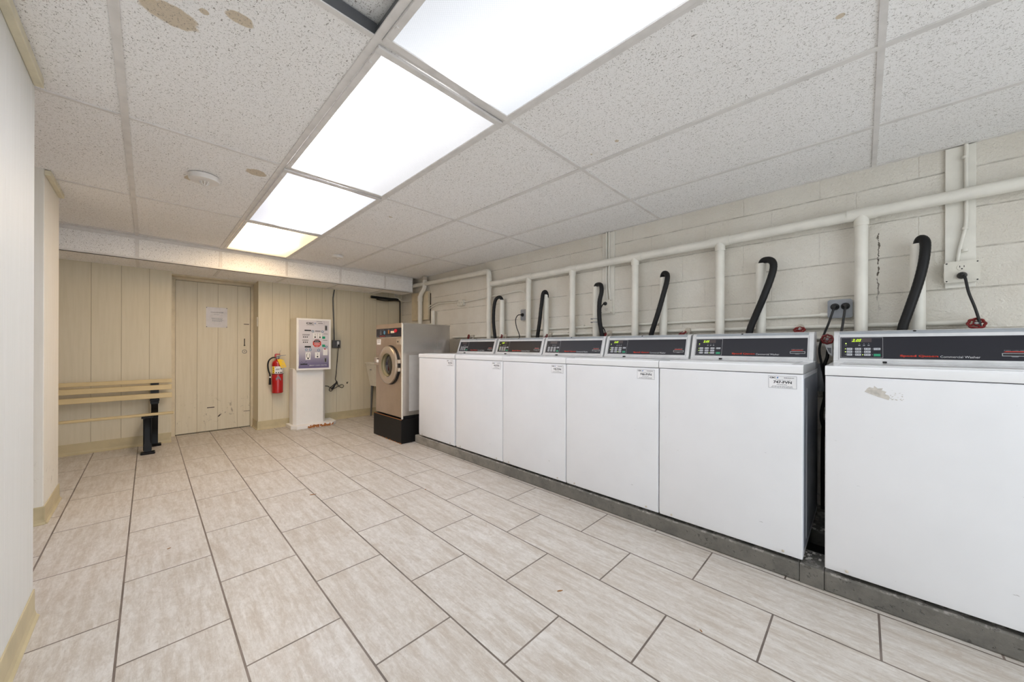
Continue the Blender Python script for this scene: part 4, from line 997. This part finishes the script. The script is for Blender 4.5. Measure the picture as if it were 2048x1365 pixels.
b = BM(); Ff.box(b, 2.025, 2.04, .505, .53, 0, .006, .001); Ff.box(b, 2.035, 2.05, .525, .532, 0, .006, .001); tag(build('cable_clip', b, M_['darkpipe']), 'small dark clip on the cream panelling right of the cord', 'clip')

# ------------------------------------------------------------------ fire extinguisher
ex, ey = 1.147, 5.355
r = thing('fire_extinguisher', (ex, YF, .455), 'red fire extinguisher with yellow tag hung beside the door recess', 'fire extinguisher')
b = BM(); lathe(b, [(.055, 0), (.061, .006), (.061, .365), (.058, .385), (.045, .408), (.022, .420), (.018, .432)], (ex, ey, .458), (0, 0, 1), 36); build('cylinder', b, M_['ext_red'], r, sm=True)
b = BM(); lathe(b, [(.0615, 0), (.0615, .092)], (ex, ey, .706), (0, 0, 1), 36, cap=False); lab_ = build('label_band', b, M_['sticker'], r, sm=True)
def wrap(b, a0, a1, z0, z1, rr=.0621, n=4):
    vs = []
    for i in range(n + 1):
        a = math.radians(a0 + (a1 - a0) * i / n)
        vs.append((b.verts.new((ex + rr * math.sin(a), ey - rr * math.cos(a), z0)), b.verts.new((ex + rr * math.sin(a), ey - rr * math.cos(a), z1))))
    for p, q in zip(vs, vs[1:]): b.faces.new((p[0], q[0], q[1], p[1]))
b = BM(); wrap(b, -72, -42, .708, .797); build('label_stripe', b, M_['yellow'], lab_)
b = BM()
for i in range(3): wrap(b, -62, -52, .716 + i * .026, .726 + i * .026, .0624)
for a in (-30, -8, 12): wrap(b, a, a + 12, .712, .726, .0624)
wrap(b, -30, 5, .752, .757, .0624); wrap(b, -30, 12, .764, .768, .0624); wrap(b, 20, 34, .760, .772, .0624); wrap(b, -36, -28, .785, .793, .0624); wrap(b, 26, 44, .712, .724, .0624)
build('label_print', b, M_['print_k'], lab_)
b = BM()
for a, z0, z1 in ((-22, .622, .652), (-14, .635, .668), (-5, .645, .675), (5, .640, .672), (14, .630, .655), (21, .618, .640)): wrap(b, a - 4, a + 4, z0, z1, .0618, 2)
build('rating_emblem', b, M_['sticker_edge'], r)
b = BM(); tube(b, [(ex + .0635 * math.cos(a), ey + .0635 * math.sin(a), .70) for a in [2 * math.pi * k / 28 for k in range(28)]], .0035, 6, closed=True); build('strap', b, M_['slot'], r)
b = BM(); lathe(b, [(.018, 0), (.022, .006), (.022, .03), (.014, .034)], (ex, ey, .890), (0, 0, 1), 16); box(b, ex - .03, ex + .028, ey - .012, ey + .012, .908, .922, .003); build('valve', b, M_['galv'], r)
b = BM(); extrude_poly(b, [(ex - .032, ey - .013, .905), (ex - .032, ey - .013, .945), (ex - .02, ey - .013, .958), (ex + .025, ey - .013, .955), (ex + .028, ey - .013, .945), (ex - .015, ey - .013, .943), (ex - .018, ey - .013, .905)], (0, .026, 0)); build('top_lever', b, M_['ext_red'], r)
b = BM(); extrude_poly(b, [(ex + .0, ey - .011, .918), (ex + .03, ey - .011, .936), (ex + .09, ey - .011, .940), (ex + .09, ey - .011, .934), (ex + .035, ey - .011, .928), (ex + .01, ey - .011, .908)], (0, .022, 0)); tube(b, smooth_path([(ex + .02, ey, .95), (ex + .028, ey - .01, .99), (ex + .04, ey, 1.0)], 4), .0015, 6); build('carry_handle', b, M_['galv'], r)
b = BM(); tube(b, smooth_path([(ex - .02, ey - .005, .912), (ex - .06, ey - .01, .905), (ex - .092, ey - .01, .875), (ex - .104, ey - .008, .82), (ex - .098, ey - .008, .75), (ex - .083, ey - .006, .70), (ex - .081, ey - .006, .66)], 6), .0085, 12); hs = build('hose', b, M_['rubber'], r, sm=True)
b = BM(); lathe(b, [(.011, 0), (.014, .075), (.014, .08), (.008, .082)][::-1] and [(.009, 0), (.011, -.01), (.0145, -.085), (.012, -.088)], (ex - .081, ey - .006, .655), (0, 0, 1), 16); build('nozzle', b, M_['rubber'], r, sm=True)
b = BM(); lathe(b, [(.0105, 0), (.0105, .016)], (ex - .081, ey - .006, .655), (0, 0, 1), 14); build('nozzle_collar', b, M_['sticker'], r)
k = BM(); F_ = Frame((ex - .018, ey - .068, .885), (.93, -.1, -.05), (-.12, 0, 1)); F_.poly(k, [(0, -.002), (.022, .008), (.066, -.002), (.088, -.095), (.03, -.108)], 0, .001); tg = build('inspection_tag', k, M_['yellow'], r)
k = BM(); F_.lines(k, .045, .07, -.05, -.01, 4, .001, seed=21); F_.lines(k, .03, .075, -.095, -.06, 3, .001, seed=22); build('tag_print', k, M_['bench'], tg)
b = BM(); box(b, ex - .02, ex + .02, ey + .055, YF, .80, .86); build('wall_bracket', b, M_['galv'], r)

# ------------------------------------------------------------------ bench
r = thing('slatted_bench', (-.6, 5.2, 0), 'tan slatted bench on black cast legs against the far panelling', 'bench')
for (y, z0, z1, ln) in ((5.335, .662, .700, 0), (5.315, .590, .640, 1), (5.295, .505, .555, 2)):
    b = BM()
    k = BM(); box(k, -1.55, .175, -.011, .011, -(z1 - z0) / 2, (z1 - z0) / 2, .004)
    for v in k.verts:
        q = v.co.z; v.co = Vector((v.co.x, y + v.co.y + q * .3, (z0 + z1) / 2 + q))
    me = bpy.data.meshes.new('t'); k.to_mesh(me); k.free(); b.from_mesh(me); build('back_slat', b, M_['bench'], r)
b = BM(); box(b, -1.55, .18, 5.02, 5.065, .362, .385, .005); build('seat_slat', b, M_['bench'], r)
def bench_leg(x0, x1):
    # rear upright, from the wall foot up behind the back slats
    b = BM(); xm = (x0 + x1) / 2; hw = .021
    def strap(path, ws, th=.008):
        P = smooth_path(path, 5); n = len(P)
        rows = []
        for i, p in enumerate(P):
            t_ = (P[min(i + 1, n - 1)] - P[max(i - 1, 0)]).normalized(); nn = Vector((0, -t_.z, t_.y)); w_ = ws(i / (n - 1))
            rows.append([b.verts.new(p + Vector((s * w_, 0, 0)) + nn * (th * q)) for s, q in ((-1, -1), (1, -1), (1, 1), (-1, 1))])
        for A, B in zip(rows, rows[1:]):
            for k_ in range(4): b.faces.new((A[k_], A[(k_ + 1) % 4], B[(k_ + 1) % 4], B[k_]))
        b.faces.new(rows[0][::-1]); b.faces.new(rows[-1])
    strap([(xm, 5.345, .68), (xm, 5.33, .62), (xm, 5.31, .52), (xm, 5.30, .44), (xm, 5.31, .30), (xm, 5.335, .15), (xm, 5.33, .02)], lambda t_: .032 if t_ < .5 else .026, .011)
    strap([(xm, 5.30, .44), (xm, 5.24, .395), (xm, 5.12, .36), (xm, 5.05, .352)], lambda t_: .024, .011)
    box(b, xm - .036, xm + .036, 5.285, 5.325, .475, .50, .004); box(b, xm - .033, xm + .033, 5.29, 5.32, .452, .475, .004); box(b, xm - .03, xm + .03, 5.345, 5.356, .60, .69, .002)
    strap([(xm, 5.32, .016), (xm, 5.30, .012), (xm, 5.37, .012)], lambda t_: .05, .010)
    for v in b.verts: v.co.x += .035
    build('rear_leg', b, M_['iron'], r)
    b = BM()
    strap([(xm - .005, 5.045, .345), (xm - .005, 5.05, .25), (xm - .004, 5.03, .15), (xm - .003, 5.0, .06), (xm - .002, 4.99, .015)], lambda t_: .026, .013)
    box(b, xm - .046, xm + .036, 5.015, 5.075, .34, .360, .004); box(b, xm - .034, xm - .024, 5.0, 5.06, .03, .34, .003); box(b, xm + .016, xm + .026, 5.0, 5.06, .03, .34, .003)
    k = BM(); box(k, xm - .052, xm + .050, 4.945, 5.03, 0, .022, .008)
    me_ = bpy.data.meshes.new('t'); k.to_mesh(me_); k.free(); b.from_mesh(me_)
    for v in b.verts: v.co.x -= .012
    build('front_leg', b, M_['iron'], r)
bench_leg(-.03, .05); bench_leg(-1.40, -1.32)

# ------------------------------------------------------------------ laundry sink
r = thing('laundry_sink', (2.58, 5.15, 0), 'white laundry tub on thin legs behind the steel front-loader', 'sink')
b = BM()
T = [(2.30, 4.86), (2.86, 4.86), (2.86, 5.41), (2.30, 5.41)]; Bt = [(2.35, 4.92), (2.81, 4.92), (2.81, 5.37), (2.35, 5.37)]
def ring_(pts, z): return [b.verts.new((x, y, z)) for x, y in pts]
ins = lambda P, d_: [(P[0][0] + d_, P[0][1] + d_), (P[1][0] - d_, P[1][1] + d_), (P[2][0] - d_, P[2][1] - d_), (P[3][0] + d_, P[3][1] - d_)]
R_ = [ring_(Bt, .46), ring_(T, .79), ring_(ins(T, -.012), .79), ring_(ins(T, -.012), .815), ring_(ins(T, .02), .815), ring_(ins(Bt, .02), .50)]
for A, B in zip(R_, R_[1:]):
    for i in range(4): b.faces.new((A[i], A[(i + 1) % 4], B[(i + 1) % 4], B[i]))
b.faces.new(R_[0][::-1]); b.faces.new(R_[-1]); build('basin', b, M_['sink'], r)
for x, y in ((2.37, 4.95), (2.79, 4.95), (2.79, 5.34), (2.37, 5.34)):
    b = BM(); tube(b, [(x, y, .47), (x - .02 * (1 if x < 2.5 else -1), y, 0)], [.02, .01], 6); build('leg', b, M_['leg_grey'], r)
b = BM(); box(b, 2.293, 2.296, 5.2, 5.26, .70, .715); build('maker_label', b, M_['print_g'], r)

# ------------------------------------------------------------------ small floor debris
def leaf(px_, py_, s, lab, rot):
    p = at(px_, py_, 'Z', 0.0); b = BM()
    pts = [(-1, 0), (-.4, .28), (.3, .22), (1, .05), (.35, -.2), (-.5, -.25)]
    extrude_poly(b, [(p.x + s * (u * math.cos(rot) - v * math.sin(rot)), p.y + s * (u * math.sin(rot) + v * math.cos(rot)), .0004) for u, v in pts], (0, 0, .0022))
    tag(build('dry_leaf', b, M_['leaf']), lab, 'leaf', 'bits of dry leaf on the floor')
leaf(1120, 1183, .013, 'brown leaf scrap in the middle of the near floor', -.6)
leaf(1402, 1263, .007, 'small brown leaf scrap toward the nearest washer', 1.0)
leaf(338, 1098, .008, 'orange speck on a tile left of centre', .4)
leaf(626, 990, .022, 'dark leaf sliver on a grout line in mid floor', -.5)
leaf(851, 980, .012, 'dark leaf scrap at a grout crossing by the washers', .8)
